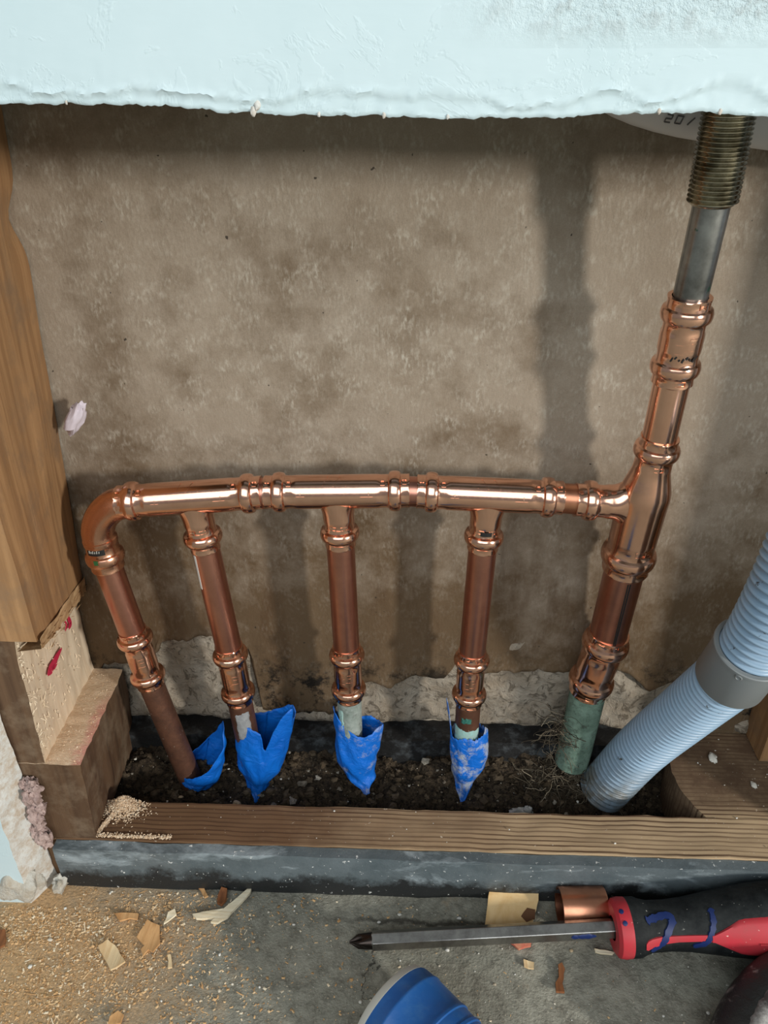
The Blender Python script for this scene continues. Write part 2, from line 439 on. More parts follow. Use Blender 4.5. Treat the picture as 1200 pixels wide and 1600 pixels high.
M.set('Base Color', M.ramp(M.island(), [(0.0, (0.64, 0.45, 0.27)), (0.4, (0.82, 0.62, 0.42)), (0.95, (0.90, 0.78, 0.60))])); m_flake2 = M.m

M = Mat('blue_tape', (0.005, 0.11, 0.52), 0.42, 0, 0.5)
c = M.mix(M.rng(M.noise(60, 4, 0.6), 0.3, 0.7), (0.003, 0.15, 0.62), (0.003, 0.11, 0.50))
M.set('Base Color', c); M.bump(M.noise(110, 5, 0.65, None, 0.8), 0.6, 0.003); m_tape = M.m
M = Mat('slightly_dusty_blue_tape', (0.005, 0.11, 0.52), 0.5, 0, 0.5)
c = M.mix(M.rng(M.noise(75, 6, 0.75), 0.55, 0.66, 0, 0.7), (0.003, 0.14, 0.60), (0.38, 0.40, 0.42))
M.set('Base Color', c); M.bump(M.noise(110, 5, 0.65, None, 0.8), 0.6, 0.003); m_tape3 = M.m
M = Mat('dusty_blue_tape', (0.005, 0.11, 0.52), 0.5, 0, 0.5)
c = M.mix(M.rng(M.noise(75, 6, 0.75), 0.48, 0.58, 0, 0.85), (0.003, 0.14, 0.60), (0.42, 0.46, 0.50))
M.set('Base Color', c); M.bump(M.noise(110, 5, 0.65, None, 0.8), 0.6, 0.003); m_tape2 = M.m

M = Mat('blue_grey_hose_plastic', (0.33, 0.45, 0.56), 0.4, 0, 0.5)
c = M.mix(M.rng(M.noise(40, 4, 0.6), 0.3, 0.7), (0.27, 0.40, 0.53), (0.23, 0.345, 0.46))
c = M.mix(M.rng(M.noise(140, 6, 0.75), 0.655, 0.69), c, (0.035, 0.035, 0.032))
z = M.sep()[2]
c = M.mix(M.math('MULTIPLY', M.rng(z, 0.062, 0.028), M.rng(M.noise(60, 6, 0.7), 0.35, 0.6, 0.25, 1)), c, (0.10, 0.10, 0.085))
M.set('Base Color', c); m_hose = M.m
m_sleeve = Mat('grey_sleeve_plastic', (0.19, 0.21, 0.215), 0.45).m
m_white_pl = Mat('white_pvc', (0.62, 0.63, 0.65), 0.4).m
m_grey_print = Mat('grey_print', (0.12, 0.12, 0.13), 0.6).m
m_black = Mat('black_print', (0.01, 0.01, 0.01), 0.5).m
m_print_white = Mat('white_print', (0.6, 0.6, 0.55), 0.6).m
m_green_dot = Mat('green_dot_paint', (0.02, 0.10, 0.03), 0.5).m

M = Mat('black_handle_rubber', (0.018, 0.02, 0.021), 0.65, 0, 0.2)
c = M.mix(M.rng(M.noise(90, 6, 0.7), 0.4, 0.75), (0.008, 0.010, 0.011), (0.032, 0.036, 0.036))
c = M.mix(M.rng(M.noise(420, 3, 0.6), 0.71, 0.74), c, (0.5, 0.5, 0.46))
M.set('Base Color', c); M.bump(M.noise(500, 4, 0.6), 0.25, 0.0006); m_rub = M.m
M = Mat('red_handle_rubber', (0.52, 0.035, 0.05), 0.5, 0, 0.4)
c = M.mix(M.rng(M.noise(120, 5, 0.7), 0.4, 0.75), (0.50, 0.03, 0.045), (0.40, 0.045, 0.05))
c = M.mix(M.rng(M.noise(430, 3, 0.6), 0.70, 0.74), c, (0.75, 0.45, 0.40))
M.set('Base Color', c); m_redr = M.m
m_bluep = Mat('blue_paint_mark', (0.006, 0.020, 0.105), 0.45).m
M = Mat('worn_steel_shank', (0.36, 0.36, 0.34), 0.34, 1.0)
M.set('Base Color', M.mix(M.rng(M.noise(120, 5, 0.7), 0.4, 0.7), (0.42, 0.41, 0.39), (0.24, 0.23, 0.22))); m_steel = M.m
m_tip = Mat('blackened_steel_tip', (0.045, 0.035, 0.03), 0.28, 0.9).m
M = Mat('tan_veneer', (0.68, 0.45, 0.22), 0.75, 0, 0.2)
M.set('Base Color', M.mix(M.rng(M.noise(60, 5, 0.6, None, 0.8), 0.4, 0.65), (0.84, 0.60, 0.31), (0.72, 0.46, 0.20))); m_veneer = M.m
M = Mat('red_stained_veneer', (0.50, 0.09, 0.06), 0.7)
M.set('Base Color', M.mix(M.rng(M.noise(150, 5, 0.7), 0.4, 0.6), (0.56, 0.10, 0.07), (0.55, 0.24, 0.14))); m_redv = M.m
M = Mat('scorched_veneer', (0.16, 0.07, 0.03), 0.8)
m_scorch = M.m
m_chip_p = wood('pale_chip', (0.88, 0.70, 0.43), (0.66, 0.44, 0.22), 'y', 260, 0.2, 0.85).m
m_chip_o = wood('orange_chip', (0.74, 0.44, 0.20), (0.48, 0.24, 0.09), 'y', 260, 0.2, 0.85).m
m_chip_w = wood('cream_chip', (0.92, 0.85, 0.65), (0.76, 0.62, 0.40), 'x', 260, 0.2, 0.85).m
m_chip_b = wood('brown_chip', (0.30, 0.12, 0.045), (0.16, 0.06, 0.025), 'y', 260, 0.2, 0.85).m
M = Mat('blue_ribbed_plastic', (0.012, 0.10, 0.34), 0.42, 0, 0.5)
c = M.mix(M.rng(M.noise(120, 6, 0.7), 0.5, 0.72, 0, 0.5), (0.009, 0.09, 0.31), (0.05, 0.15, 0.33))
M.set('Base Color', c); M.bump(M.noise(90, 4, 0.6), 0.2, 0.002); m_bluepl = M.m
m_rim = Mat('white_rim', (0.62, 0.61, 0.55), 0.8).m
M = Mat('worn_black_grip', (0.03, 0.03, 0.03), 0.5, 0.2, 0.5)
c = M.mix(M.rng(M.noise(75, 6, 0.7), 0.56, 0.68), (0.028, 0.027, 0.026), (0.34, 0.32, 0.30))
M.set('Base Color', c); M.bump(M.noise(110, 5, 0.7), 0.5, 0.002); m_grip = M.m
M = Mat('scuffed_grey', (0.36, 0.34, 0.32), 0.55, 0.2)
M.set('Base Color', M.mix(M.rng(M.noise(90, 6, 0.75), 0.42, 0.60), (0.50, 0.475, 0.45), (0.10, 0.09, 0.085))); m_scuff = M.m
M = Mat('pink_insulation', (0.52, 0.38, 0.36), 1.0, 0, 0.05)
c = M.mix(M.rng(M.noise(180, 6, 0.7), 0.4, 0.65), (0.58, 0.44, 0.40), (0.34, 0.24, 0.22))
M.set('Base Color', c); M.bump(M.noise(400, 5, 0.7), 0.9, 0.002); m_insul = M.m
M = Mat('plaster_lump', (0.58, 0.55, 0.48), 0.95, 0, 0.1)
c = M.mix(M.rng(M.noise(120, 6, 0.7), 0.4, 0.7), (0.62, 0.61, 0.55), (0.46, 0.39, 0.29))
M.set('Base Color', c); M.bump(M.noise(300, 6, 0.7), 0.9, 0.002); m_lump = M.m
m_lint = Mat('white_lint', (0.62, 0.56, 0.62), 0.9, 0, 0.1).m
m_plastic_scrap = Mat('clear_plastic_scrap', (0.55, 0.56, 0.54), 0.25).m

# ------------------------------------------------------------------ the setting
BACK = 0.092          # face of the brown backing
FRONT = -0.014        # face of the front drywall
PLATE = 0.035         # top of the sole plate

# floor
mb = MB()
mb.add([(-1.6, -2.6, 0), (1.6, -2.6, 0), (1.6, 0.0, 0), (-1.6, 0.0, 0), (-1.6, -2.6, -0.1), (1.6, -2.6, -0.1), (1.6, 0.0, -0.1), (-1.6, 0.0, -0.1)],
       [(0, 1, 2, 3), (7, 6, 5, 4), (0, 4, 5, 1), (1, 5, 6, 2), (2, 6, 7, 3), (3, 7, 4, 0)])
tag(mb.build('floor', m_conc, smooth=0), 'grey concrete floor dusted with sawdust', kind='structure')

# back wall: paper-faced backing with a torn lower edge
edge_px = [(60, 1030), (150, 1040), (236, 1030), (250, 1000), (330, 992), (392, 1012), (404, 1060), (412, 1108), (470, 1112), (522, 1108), (548, 1080),
           (580, 1062), (610, 1070), (640, 1052), (690, 1060), (715, 1030), (745, 1050), (800, 1046), (870, 1050), (930, 1042), (985, 1050), (1010, 1078),
           (1060, 1062), (1085, 1110), (1110, 1150), (1300, 1150)]
EP = [PY(a, b, BACK) for a, b in edge_px]
def torn(x):
    if x <= EP[0].x: return EP[0].z
    for i in range(len(EP) - 1):
        if x <= EP[i + 1].x:
            t = (x - EP[i].x) / max(1e-6, EP[i + 1].x - EP[i].x)
            return EP[i].z * (1 - t) + EP[i + 1].z * t
    return EP[-1].z
mb = MB()
xs_ = [-0.30 + 0.0025 * i for i in range(281)]
fr = [0, 0.004, 0.012, 0.03, 0.06, 0.12, 0.2, 0.3, 0.45, 0.65, 1.0]
vs = []; fs = []
for x in xs_:
    zb = torn(x) + 0.0035 * fbm(x * 130, 3.1, 0, 5) + 0.0012 * ns(x * 700, 8.0)
    for k, f in enumerate(fr):
        zz = zb + (0.62 - zb) * f
        yy = BACK + 0.0014 * fbm(x * 9, zz * 9, 1.7, 3) - 0.0022 * math.exp(-(zz - zb) / 0.004) * (0.6 + 0.8 * fbm(x * 120, 0, 5, 3))
        vs.append((x, yy, zz))
    n0 = len(vs)
nr = len(fr)
for i in range(len(xs_) - 1):
    for k in range(nr - 1):
        fs.append((i * nr + k, (i + 1) * nr + k, (i + 1) * nr + k + 1, i * nr + k + 1))
mb.add(vs, fs)
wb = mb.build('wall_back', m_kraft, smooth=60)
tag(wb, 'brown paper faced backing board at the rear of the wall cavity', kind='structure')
sm = wb.modifiers.new('thickness', 'SOLIDIFY'); sm.thickness = 0.0025; sm.offset = -1
# lumpy plaster behind the torn edge
mb = MB(); vs = []; fs = []
nx, nz = 260, 40
for i in range(nx + 1):
    x = -0.24 + 0.5 * i / nx
    for k in range(nz + 1):
        zz = 0.012 + 0.098 * k / nz
        y = BACK + 0.006 - 0.0050 * max(0, 0.5 + fbm(x * 28, zz * 34, 2, 5)) - 0.003 * math.exp(-((zz - 0.04) / 0.008) ** 2)
        if zz < 0.036: y += 0.004
        vs.append((x, y, zz))
for i in range(nx):
    for k in range(nz):
        a = i * (nz + 1) + k
        fs.append((a, a + nz + 1, a + nz + 2, a + 1))
mb.add(vs, fs)
pl = mb.build('plaster_layer', m_plas, wb, smooth=60)
pl['label'] = 'rough grey plaster showing below the torn paper'

# front drywall with the ragged cut
cut_px = [(-200, 166), (0, 164), (90, 162), (210, 163), (290, 168), (350, 177), (400, 177), (470, 180), (600, 182), (690, 185), (860, 183), (930, 181),
          (1010, 178), (1060, 176), (1110, 177), (1150, 180), (1200, 183), (1500, 186)]
CP = [PY(a, b, FRONT) for a, b in cut_px]
def cutz(x):
    if x <= CP[0].x: return CP[0].z
    for i in range(len(CP) - 1):
        if x <= CP[i + 1].x:
            t = (x - CP[i].x) / (CP[i + 1].x - CP[i].x)
            return CP[i].z * (1 - t) + CP[i + 1].z * t
    return CP[-1].z
rows = [0, 0.0006, 0.0012, 0.002, 0.003, 0.004, 0.005, 0.0062, 0.0075, 0.009, 0.011, 0.0135, 0.017, 0.022, 0.03, 0.05, 0.1, 0.3, 0.9, 2.0]
xs_ = [-1.6, -1.0, -0.5, -0.3] + [-0.22 + 0.0011 * i for i in range(430)] + [0.32, 0.5, 1.0, 1.6]
vs = []; fs = []
for x in xs_:
    zb = cutz(x) + 0.0007 * fbm(x * 240, 1.3, 0, 4) + 0.0003 * ns(x * 900)
    peel = 0.0045 + 0.004 * fbm(x * 42, 7.7, 0, 3)
    for k, h in enumerate(rows):
        y = FRONT
        if 0 < h < 0.03:
            inside = 1 if h < peel else 0
            y += 0.0007 * inside - 0.0005 * math.exp(-((h - peel) / 0.0008) ** 2) + 0.0004 * fbm(x * 300, h * 300, 0, 3) * math.exp(-h / 0.006)
        elif h == 0: y += 0.0012
        vs.append((x, y, zb + h))
    vs.append((x, -0.0005, zb + 0.0025)); vs.append((x, -0.0005, zb + 2.0))
nr = len(rows) + 2
for i in range(len(xs_) - 1):
    a, b = i * nr, (i + 1) * nr
    for k in range(len(rows) - 1): fs.append((a + k, b + k, b + k + 1, a + k + 1))
    fs.append((b, a, a + nr - 2, b + nr - 2))
    fs.append((a + nr - 2, a + nr - 1, b + nr - 1, b + nr - 2))
mb = MB(); mb.add(vs, fs)
wf = tag(mb.build('wall_front', m_dry, smooth=50), 'white painted drywall with a ragged cut lower edge above the opening', kind='structure')
# crumbs of gypsum hanging on the cut
mb = MB()
for px, dz, r in [(396, 0.0004, 0.0010), (402, 0.0025, 0.0012), (498, 0.0003, 0.0005), (600, 0.0003, 0.0006), (106, 0.0003, 0.0004),
                  (700, 0.0004, 0.0005), (1030, 0.0005, 0.0006), (1125, 0.0006, 0.0006)]:
    p = PY(px, 180, FRONT); blob(mb, (p.x, FRONT + 0.0006, cutz(p.x) + dz), (r, r * 0.6, r * 1.5), 0.4, 1.7, 10, px)
g = mb.build('gypsum_crumb_edge', m_gyp, wf, smooth=60); g['label'] = 'crumbly cream gypsum along the cut edge'

# side pieces of the same drywall
mb = MB()
def d1(p, a, b, c):
    if a > 0.99:
        p.x += 0.0008 * fbm(p.z * 110, p.y * 90, 0, 4) + 0.0008 * fbm(p.z * 20, 2, 0, 2)
    return p
eb = PY(28, 1345, FRONT - 0.002); et = PY(-2, 1262, FRONT - 0.002); kb = PY(75, 1325, -0.0005); kt = PY(10, 1112, -0.0005)
def lin(p, q, z): t = (z - p.z) / (q.z - p.z); r = p.lerp(q, t); r.z = z; return r
zt = 0.42
c = [[[V((-1.2, FRONT - 0.002, 0.0)), V((-1.2, FRONT - 0.002, zt))], [V((-1.2, -0.0005, 0.0)), V((-1.2, -0.0005, zt))]],
     [[V((eb.x - 0.001, FRONT - 0.002, 0.0)), V((eb.x - 0.004, FRONT - 0.002, zt))], [V((kb.x, -0.0005, 0.0)), V((kb.x - 0.004, -0.0005, zt))]]]
grid8(mb, c, (1, 8, 200), d1)
wl = mb.build('wall_left', m_dry, smooth=50); tag(wl, 'white drywall at the left of the opening with a sawn end', kind='structure')
wl.data.materials.append(m_gyp)
for p in wl.data.polygons:
    if p.normal.x > 0.6: p.material_index = 1
mb = MB(); box(mb, 0.262, 1.2, FRONT, -0.0005, 0.0, 0.42)
tag(mb.build('wall_right', m_dry, smooth=0), 'white drywall at the right of the opening', kind='structure')

# sill bar along the foot of the wall, and the tarred strip at the rear of the pit
mb = MB()
def d2(p, a, b, c):
    p.y += 0.0012 * fbm(p.x * 30, p.z * 60, 4, 4)
    if c < 0.3 and b < 0.5: p.y += 0.0015 * (0.3 - c) / 0.3
    return p
L0 = PY(80, 1308, -0.004).x
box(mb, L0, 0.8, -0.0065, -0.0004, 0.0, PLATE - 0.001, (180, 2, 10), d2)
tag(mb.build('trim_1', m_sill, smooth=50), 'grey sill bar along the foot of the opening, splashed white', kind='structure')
mb = MB()
def d3(p, a, b, c):
    p += V((0, 0.0022 * fbm(p.x * 35, p.z * 50, 1, 4), 0.002 * fbm(p.x * 45, p.y * 50, 6, 4) * c)); return p
box(mb, -0.2, 0.205, 0.0805, 0.098, -0.01, 0.0315, (140, 3, 4), d3)
tag(mb.build('trim_2', m_tar, smooth=50), 'black tarred strip at the rear of the earth pit', kind='structure')

# ------------------------------------------------------------------ sole plate with the cut-out
HX0 = PY(188, 1248, 0.025).x - 0.012; HX1 = PZ(1068, 1255, PLATE).x
HY0, HY1 = 0.0255, 0.082
sp = thing('sole_plate', 'long weathered timber sole plate with a rectangular cut-out full of earth', 'timber plate', (0, 0, 0))
mb = MB()
X0, X1 = -0.225, 0.8
def d4(p, a, b, c):
    k = 0.0009 * fbm(p.x * 45, p.y * 60, p.z * 60, 4)
    p += V((0, 0.0006 * fbm(p.x * 70, 3, p.z * 30, 3), k)); return p
box(mb, X0, X1, 0.0, HY0, 0.001, PLATE, (220, 8, 4), d4)
mb.build('front_lip', m_plate, sp, 40)
mb = MB()
def d5(p, a, b, c):
    if a < 0.01: p.x += 0.010 * (2 * b - 1) ** 2 * (1 if b > 0.0 else 1) + 0.0012 * fbm(p.y * 120, p.z * 90, 0, 3)
    p.z += 0.0009 * fbm(p.x * 45, p.y * 60, 0, 4) * c
    return p
box(mb, HX1, X1, HY0, 0.0905, 0.001, PLATE, (60, 16, 4), d5)
mb.build('right_section', m_plate, sp, 40)

# ------------------------------------------------------------------ notched stud on the left
st = thing('wall_stud', 'amber timber wall stud at the left with a fresh pale notch sawn out', 'wall stud', (-0.19, 0.04, PLATE))
XL = -0.232; SY1 = 0.0905
def on(p, q, z): return lin(p, q, z)
fA, fB = PY(62, 1003, 0.0), PY(0, 803, 0.0)
bA, bB = PY(131, 905, SY1), PY(5, 165, SY1)
ztop = 0.60
ft = V((fA.x, 0, ztop)); bt = on(bA, bB, ztop)
ft.x = fA.x + (fB.x - fA.x) * 1.2
mb = MB()
cc = [[[V((XL, 0, fA.z)), V((XL, 0, ztop))], [V((XL, SY1, bA.z)), V((XL, SY1, ztop))]],
      [[fA, ft], [bA, bt]]]
nk = PY(30, 340, SY1).z
def d6(p, a, b, c):
    p.x += 0.0005 * fbm(p.y * 60, p.z * 18, 0, 3) * a
    if a > 0.9 and b > 0.55:
        k = math.exp(-((p.z - nk) / 0.011) ** 2)
        p.x -= (0.0060 * k + 0.0006) * ((b - 0.55) / 0.45) ** 3
    if a > 0.9 and b < 0.08: p.x -= 0.0012
    if c < 0.02: p.z += 0.0012 * fbm(p.x * 150, p.y * 150, 0, 3)
    return p
grid8(mb, cc, (6, 26, 110), d6)
mb.build('upper_section', m_stud, st, 45)
# pale core left after the notch
kA, kB = PY(22, 1015, 0.0), PY(68, 1192, 0.0)
qA, qB = PY(116, 930, SY1), PY(146, 1046, SY1)
mb = MB()
e1 = V((0, 0.0009, 0))
cc = [[[V((XL, 0.0009, PLATE)), V((XL, 0.0009, 0.20))], [V((XL, SY1, PLATE)), V((XL, SY1, 0.20))]],
      [[on(kA, kB, PLATE) + e1, on(kA, kB, 0.20) + e1], [on(qA, qB, PLATE), on(qA, qB, 0.20)]]]
def d7(p, a, b, c):
    if a > 0.5: p.x += 0.0009 * fbm(p.y * 90, p.z * 60, 3, 4)
    return p
grid8(mb, cc, (4, 36, 60), d7)
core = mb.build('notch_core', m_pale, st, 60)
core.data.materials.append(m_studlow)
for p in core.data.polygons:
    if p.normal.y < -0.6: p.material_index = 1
# lower stub
lA, lB = PY(126, 1196, 0.0), PY(147, 1294, 0.0)
rA, rB = PY(193, 1046, SY1), PY(216, 1180, SY1)
mb = MB()
def lowtop(x, y, z): return z
cc = [[[V((XL, 0.0003, PLATE)), V((XL, 0.0003, lA.z))], [V((XL, SY1, 0.012)), V((XL, SY1, rA.z))]],
      [[on(lA, lB, PLATE), lA], [on(rA, rB, 0.012), rA]]]
def d8(p, a, b, c):
    if a > 0.5: p.x += 0.0010 * fbm(p.y * 70, p.z * 30, 8, 3)
    if c > 0.98: p.z += 0.0008 * fbm(p.x * 160, p.y * 160, 1, 3)
    if c < 0.5 and b < 0.28: p.z = max(p.z, PLATE + 0.0004)
    return p
grid8(mb, cc, (20, 36, 26), d8)
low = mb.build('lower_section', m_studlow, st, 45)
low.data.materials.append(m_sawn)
for p in low.data.polygons:
    if p.normal.z > 0.75: p.material_index = 1
# pink chalk along the sawn edge, red marker strokes on the notch
def ribbon(name, pts, wds, mat, parent, nrm, th=0.0004, smooth=60):
    """a slim raised stroke lying on a surface with normal nrm"""
    mb = MB(); vs = []; fs = []
    nrm = V(nrm).normalized()
    for i, p in enumerate(pts):
        t = (V(pts[min(i + 1, len(pts) - 1)]) - V(pts[max(0, i - 1)])).normalized()
        s = nrm.cross(t).normalized() * (wds[i] / 2)
        for q in (p - s, p + s): vs += [q, q + nrm * th]
    for i in range(len(pts) - 1):
        a, b = i * 4, i * 4 + 4
        fs += [(a + 1, b + 1, b + 3, a + 3), (a, a + 1, a + 3, a + 2)[::1] if i == 0 else (a, b, b + 1, a + 1), (a + 2, a + 3, b + 3, b + 2)]
    mb.add(vs, fs); return mb.build(name, mat, parent, smooth)
def faceP(px, py):      # point on the pale notch face
    a = on(kA, kB, 0.12); b = on(qA, qB, 0.12)
    n = (b - a).cross(V((0, 0, 1))); d = ray(px, py)
    return CAM + d * ((a - CAM).dot(n) / d.dot(n))
nface = V((1, -(on(qA, qB, 0.12) - on(kA, kB, 0.12)).x / SY1, 0))
for pts, ws in ([[(92, 1013), (84, 1028), (75, 1046), (70, 1056)], [0.0012, 0.004, 0.0055, 0.0008]],
                [[(85, 1036), (80, 1042), (72, 1046)], [0.001, 0.003, 0.001]],
                [[(101, 960), (104, 968), (106, 975), (103, 983)], [0.0008, 0.003, 0.0038, 0.0012]],
                [[(96, 970), (100, 976), (98, 986)], [0.0006, 0.002, 0.0008]]):
    q = spline([faceP(*p) + nface * 0.0012 for p in pts], 5)
    ww = [ws[min(len(ws) - 1, int(i / 5))] * (1 - (i % 5) / 5) + ws[min(len(ws) - 1, int(i / 5) + 1)] * ((i % 5) / 5) for i in range(len(q))]
    r = ribbon('marker_stroke', q, ww, m_red_ink, st, nface); r['label'] = 'crimson marker stroke on the pale notch'
# torn fibre strip under the slanted saw cut
mb = MB(); vs = []; fs = []
nu, nw = 60, 7
for i in range(nu + 1):
    t = i / nu; a = fA.lerp(bA, t); ln = 0.0085 + 0.004 * t + 0.0022 * fbm(t * 9, 2.2, 0, 4) + 0.0012 * ns(t * 60)
    for k in range(nw + 1):
        f = k / nw; rg = 0.0009 * fbm(t * 5, f * 9, 4.0, 4)
        vs.append(V((a.x + 0.0007 - 0.0018 * f + rg, a.y + 0.0015 * f, a.z + 0.0022 - ln * f)))
    vs.append(V((a.x - 0.012, a.y, a.z - ln * 0.8)))
for i in range(nu):
    for k in range(nw + 1):
        b = i * (nw + 2) + k; fs.append((b, b + 1, b + nw + 3, b + nw + 2))
mb.add(vs, fs)
for i in range(40):
    t = random.random(); a = fA.lerp(bA, t); d = (bA - fA).normalized()
    p = V((a.x + 0.0006 - 0.0018 * random.random(), a.y, a.z - random.uniform(0.001, 0.010))); q = p + d * random.uniform(0.004, 0.012) + V((random.uniform(-.0005, .0012), 0, random.uniform(-0.002, 0.001)))
    e = V((0.0004, 0, 0.0004)); mb.add([p - e, p + e, q, p + V((0.0006, 0.0004, 0))], [(0, 1, 3), (1, 2, 3), (2, 0, 3), (0, 2, 1)])
r = mb.build('torn_fibre', m_torn, st, 20); r['label'] = 'torn splintered wood fibres under the saw cut'
# loose fibres on the notch core
mb = MB()
for i in range(230):
    t = random.random(); zz = random.uniform(0.098, 0.175); p = on(kA, kB, zz).lerp(on(qA, qB, zz), t ** 1.5 * 0.85)
    p = p + nface * 0.0008
    d = V((random.uniform(0.0, 0.3), random.uniform(-0.8, 0.8), random.uniform(-1, 1))).normalized() * random.uniform(0.0012, 0.0038)
    s = V((0.0001, 0.00018, 0.0001))
    mb.add([p - s, p + s, p + d + s * 0.3, p + d * 0.5 + nface * 0.0006], [(0, 1, 3), (1, 2, 3), (2, 0, 3), (0, 2, 1)])
r = mb.build('loose_fibre', m_pale, st, 0); tag(r, kind='stuff')

# furring strip on the right
mb = MB(); fx = PY(1193, 1160, 0.07).x
def d9(p, a, b, c): p.x += 0.0006 * fbm(p.y * 60, p.z * 30, 0, 3); return p
box(mb, fx, fx + 0.04, 0.068, 0.0915, PLATE + 0.0006, 0.60, (3, 4, 30), d9)
tag(mb.build('furring_strip', m_stud, smooth=40, origin=(fx + .02, .08, PLATE)), 'amber timber strip at the far right rising from the sole plate', 'timber strip')

# ------------------------------------------------------------------ earth in the pit
mb = MB(); vs = []; fs = []
nx, ny = 240, 60
def dirtz(x, y):
    z = 0.007 + 0.22 * (y - 0.03) + 0.0065 * fbm(x * 42, y * 42, 3, 5) + 0.0028 * fbm(x * 170, y * 170, 9, 4)
    hp = PT(985, 1232, 0.47)
    z -= 0.016 * math.exp(-(((x - hp.x - 0.018) / 0.03) ** 2 + ((y - hp.y) / 0.03) ** 2))
    return z
for i in range(nx + 1):
    x = HX0 - 0.03 + (HX1 - HX0 + 0.040) * i / nx
    for k in range(ny + 1):
        y = HY0 + 0.0004 + (HY1 - HY0 - 0.0004) * k / ny
        vs.append((x, y, dirtz(x, y)))
for i in range(nx):
    for k in range(ny):
        a = i * (ny + 1) + k; fs.append((a, a + ny + 1, a + ny + 2, a + 1))
mb.add(vs, fs)
tag(mb.build('earth_bed', m_dirt, smooth=60), 'dark brown moist earth filling the pit around the pipes', 'soil', kind='stuff')
mb = MB()
for i in range(2200):
    x = random.uniform(HX0 - 0.01, HX1); y = random.uniform(HY0 + 0.002, HY1 - 0.001)
    r = 0.0004 + 0.0028 * random.random() ** 5
    blob(mb, (x, y, dirtz(x, y) + r * 0.3), (r, r * random.uniform(.6, 1.1), r * 0.7), 0.9, 2.2, 7, i * 1.7)
tag(mb.build('earth_clods', m_clod, smooth=0), 'crumbly clods and grit lying on the earth of the pit', 'soil', kind='stuff')
exec_roots = True
mb = MB()
for i in range(300):
    c0 = PT(random.gauss(895, 34), random.uniform(1120, 1215), 0.466)
    c0.y = min(max(c0.y, HY0 + 0.006), HY1 - 0.004)
    c0.z = dirtz(c0.x, c0.y) + random.uniform(0.0, 0.010)
    if i % 3 == 0:
        c0 = PT(random.uniform(862, 886), random.uniform(1095, 1185), 0.468); c0.y = random.uniform(0.062, 0.078)
    d = V((random.uniform(-1, 1), random.uniform(-0.5, 0.5), random.uniform(-0.3, 0.6)))
    pts = [c0]; n = random.randint(5, 9)
    for k in range(n):
        d = (d + V((random.uniform(-1, 1), random.uniform(-1, 1), random.uniform(-0.9, 0.5))) * 0.55).normalized()
        q = pts[-1] + d * random.uniform(0.0015, 0.0035)
        q.y = min(max(q.y, HY0 + 0.002), HY1 - 0.001); q.z = max(q.z, dirtz(q.x, q.y) + 0.0003)
        pts.append(q)
    sweep(mb, pts, random.uniform(0.00010, 0.00026), 4)
tag(mb.build('root_tangle', m_root, smooth=60), 'tangle of dry grey roots around the green corroded pipe', 'roots', kind='stuff')

# ------------------------------------------------------------------ copper manifold
HDR = 0.060
def HY_(px, py):         # point in the sheet of the manifold: the riser leans out of the wall towards its top
    return PY(px, py, HDR)
man = thing('copper_pipe_manifold', 'shiny press-fitted copper manifold with four branch pipes and a tall riser', 'pipe manifold', (-0.0, HDR, 0.02))
R_P, R_B, R_BEAD = 0.0075, 0.0085, 0.01005

def sock(rp, rb, R, k=1.0):
    rc = rb * 1.0
    pr = [(0.0, rp * 0.97), (0.0, rc * 0.985), (0.0004 * k, rc * 1.01, 0.4), (0.0010 * k, rc, 0.6), (0.0032 * k, rc, 0.6), (0.0040 * k, rc * 1.0, 0.0)]
    c0, hw = 0.0072 * k, 0.0031 * k
    for i in range(11):
        u = -1 + 2 * i / 10
        pr.append((c0 + hw * u, rc + (R - rc) * sqrt(max(0, 1 - u * u)) ** 0.85))
    pr += [(0.0108 * k, rb * 0.995, 0.3), (0.0116 * k, rb * 0.99, 0.6), (0.0140 * k, rb * 0.99, 0.6), (0.0152 * k, rb, 0.1), (0.0165 * k, rb)]
    return pr

def both(pA, pB, LA):
    """profile with a socket at both ends; LA = total length"""
    return pA + [((LA - q[0]),) + tuple(q[1:]) for q in reversed(pB)]

def marks(parent, p0, axis, r, sets, hint=V((0, -0.6, 0.8)), w=0.0003, mat=None, name='stamp_mark'):
    """small raised strokes (s0, th0, s1, th1) on a cylinder; th = 0 faces hint"""
    a, u, v = frame(axis, hint); mb = MB()
    def P(s, th, rr): return V(p0) + a * s + (u * cos(th) + v * sin(th)) * rr
    for s0, t0, s1, t1 in sets:
        n = max(1, int(abs(t1 - t0) / 0.12))
        ds, dt = s1 - s0, (t1 - t0) * r
        L = sqrt(ds * ds + dt * dt) or 1e-6
        ns_, nt = -dt / L * w / 2, ds / L * w / 2 / r
        vs = []; fs = []
        for i in range(n + 1):
            f = i / n; s = s0 + ds * f; t = t0 + (t1 - t0) * f
            vs += [P(s + ns_, t + nt, r * 0.985), P(s + ns_, t + nt, r + 0.00016), P(s - ns_, t - nt, r + 0.00016), P(s - ns_, t - nt, r * 0.985)]
        for i in range(n):
            b = i * 4
            for j in range(3): fs.append((b + j, b + j + 1, b + 5 + j, b + 4 + j))
        fs += [(0, 1, 2, 3), (n * 4 + 3, n * 4 + 2, n * 4 + 1, n * 4)]
        mb.add(vs, fs)
    return mb.build(name, mat or m_fit, parent, 0)

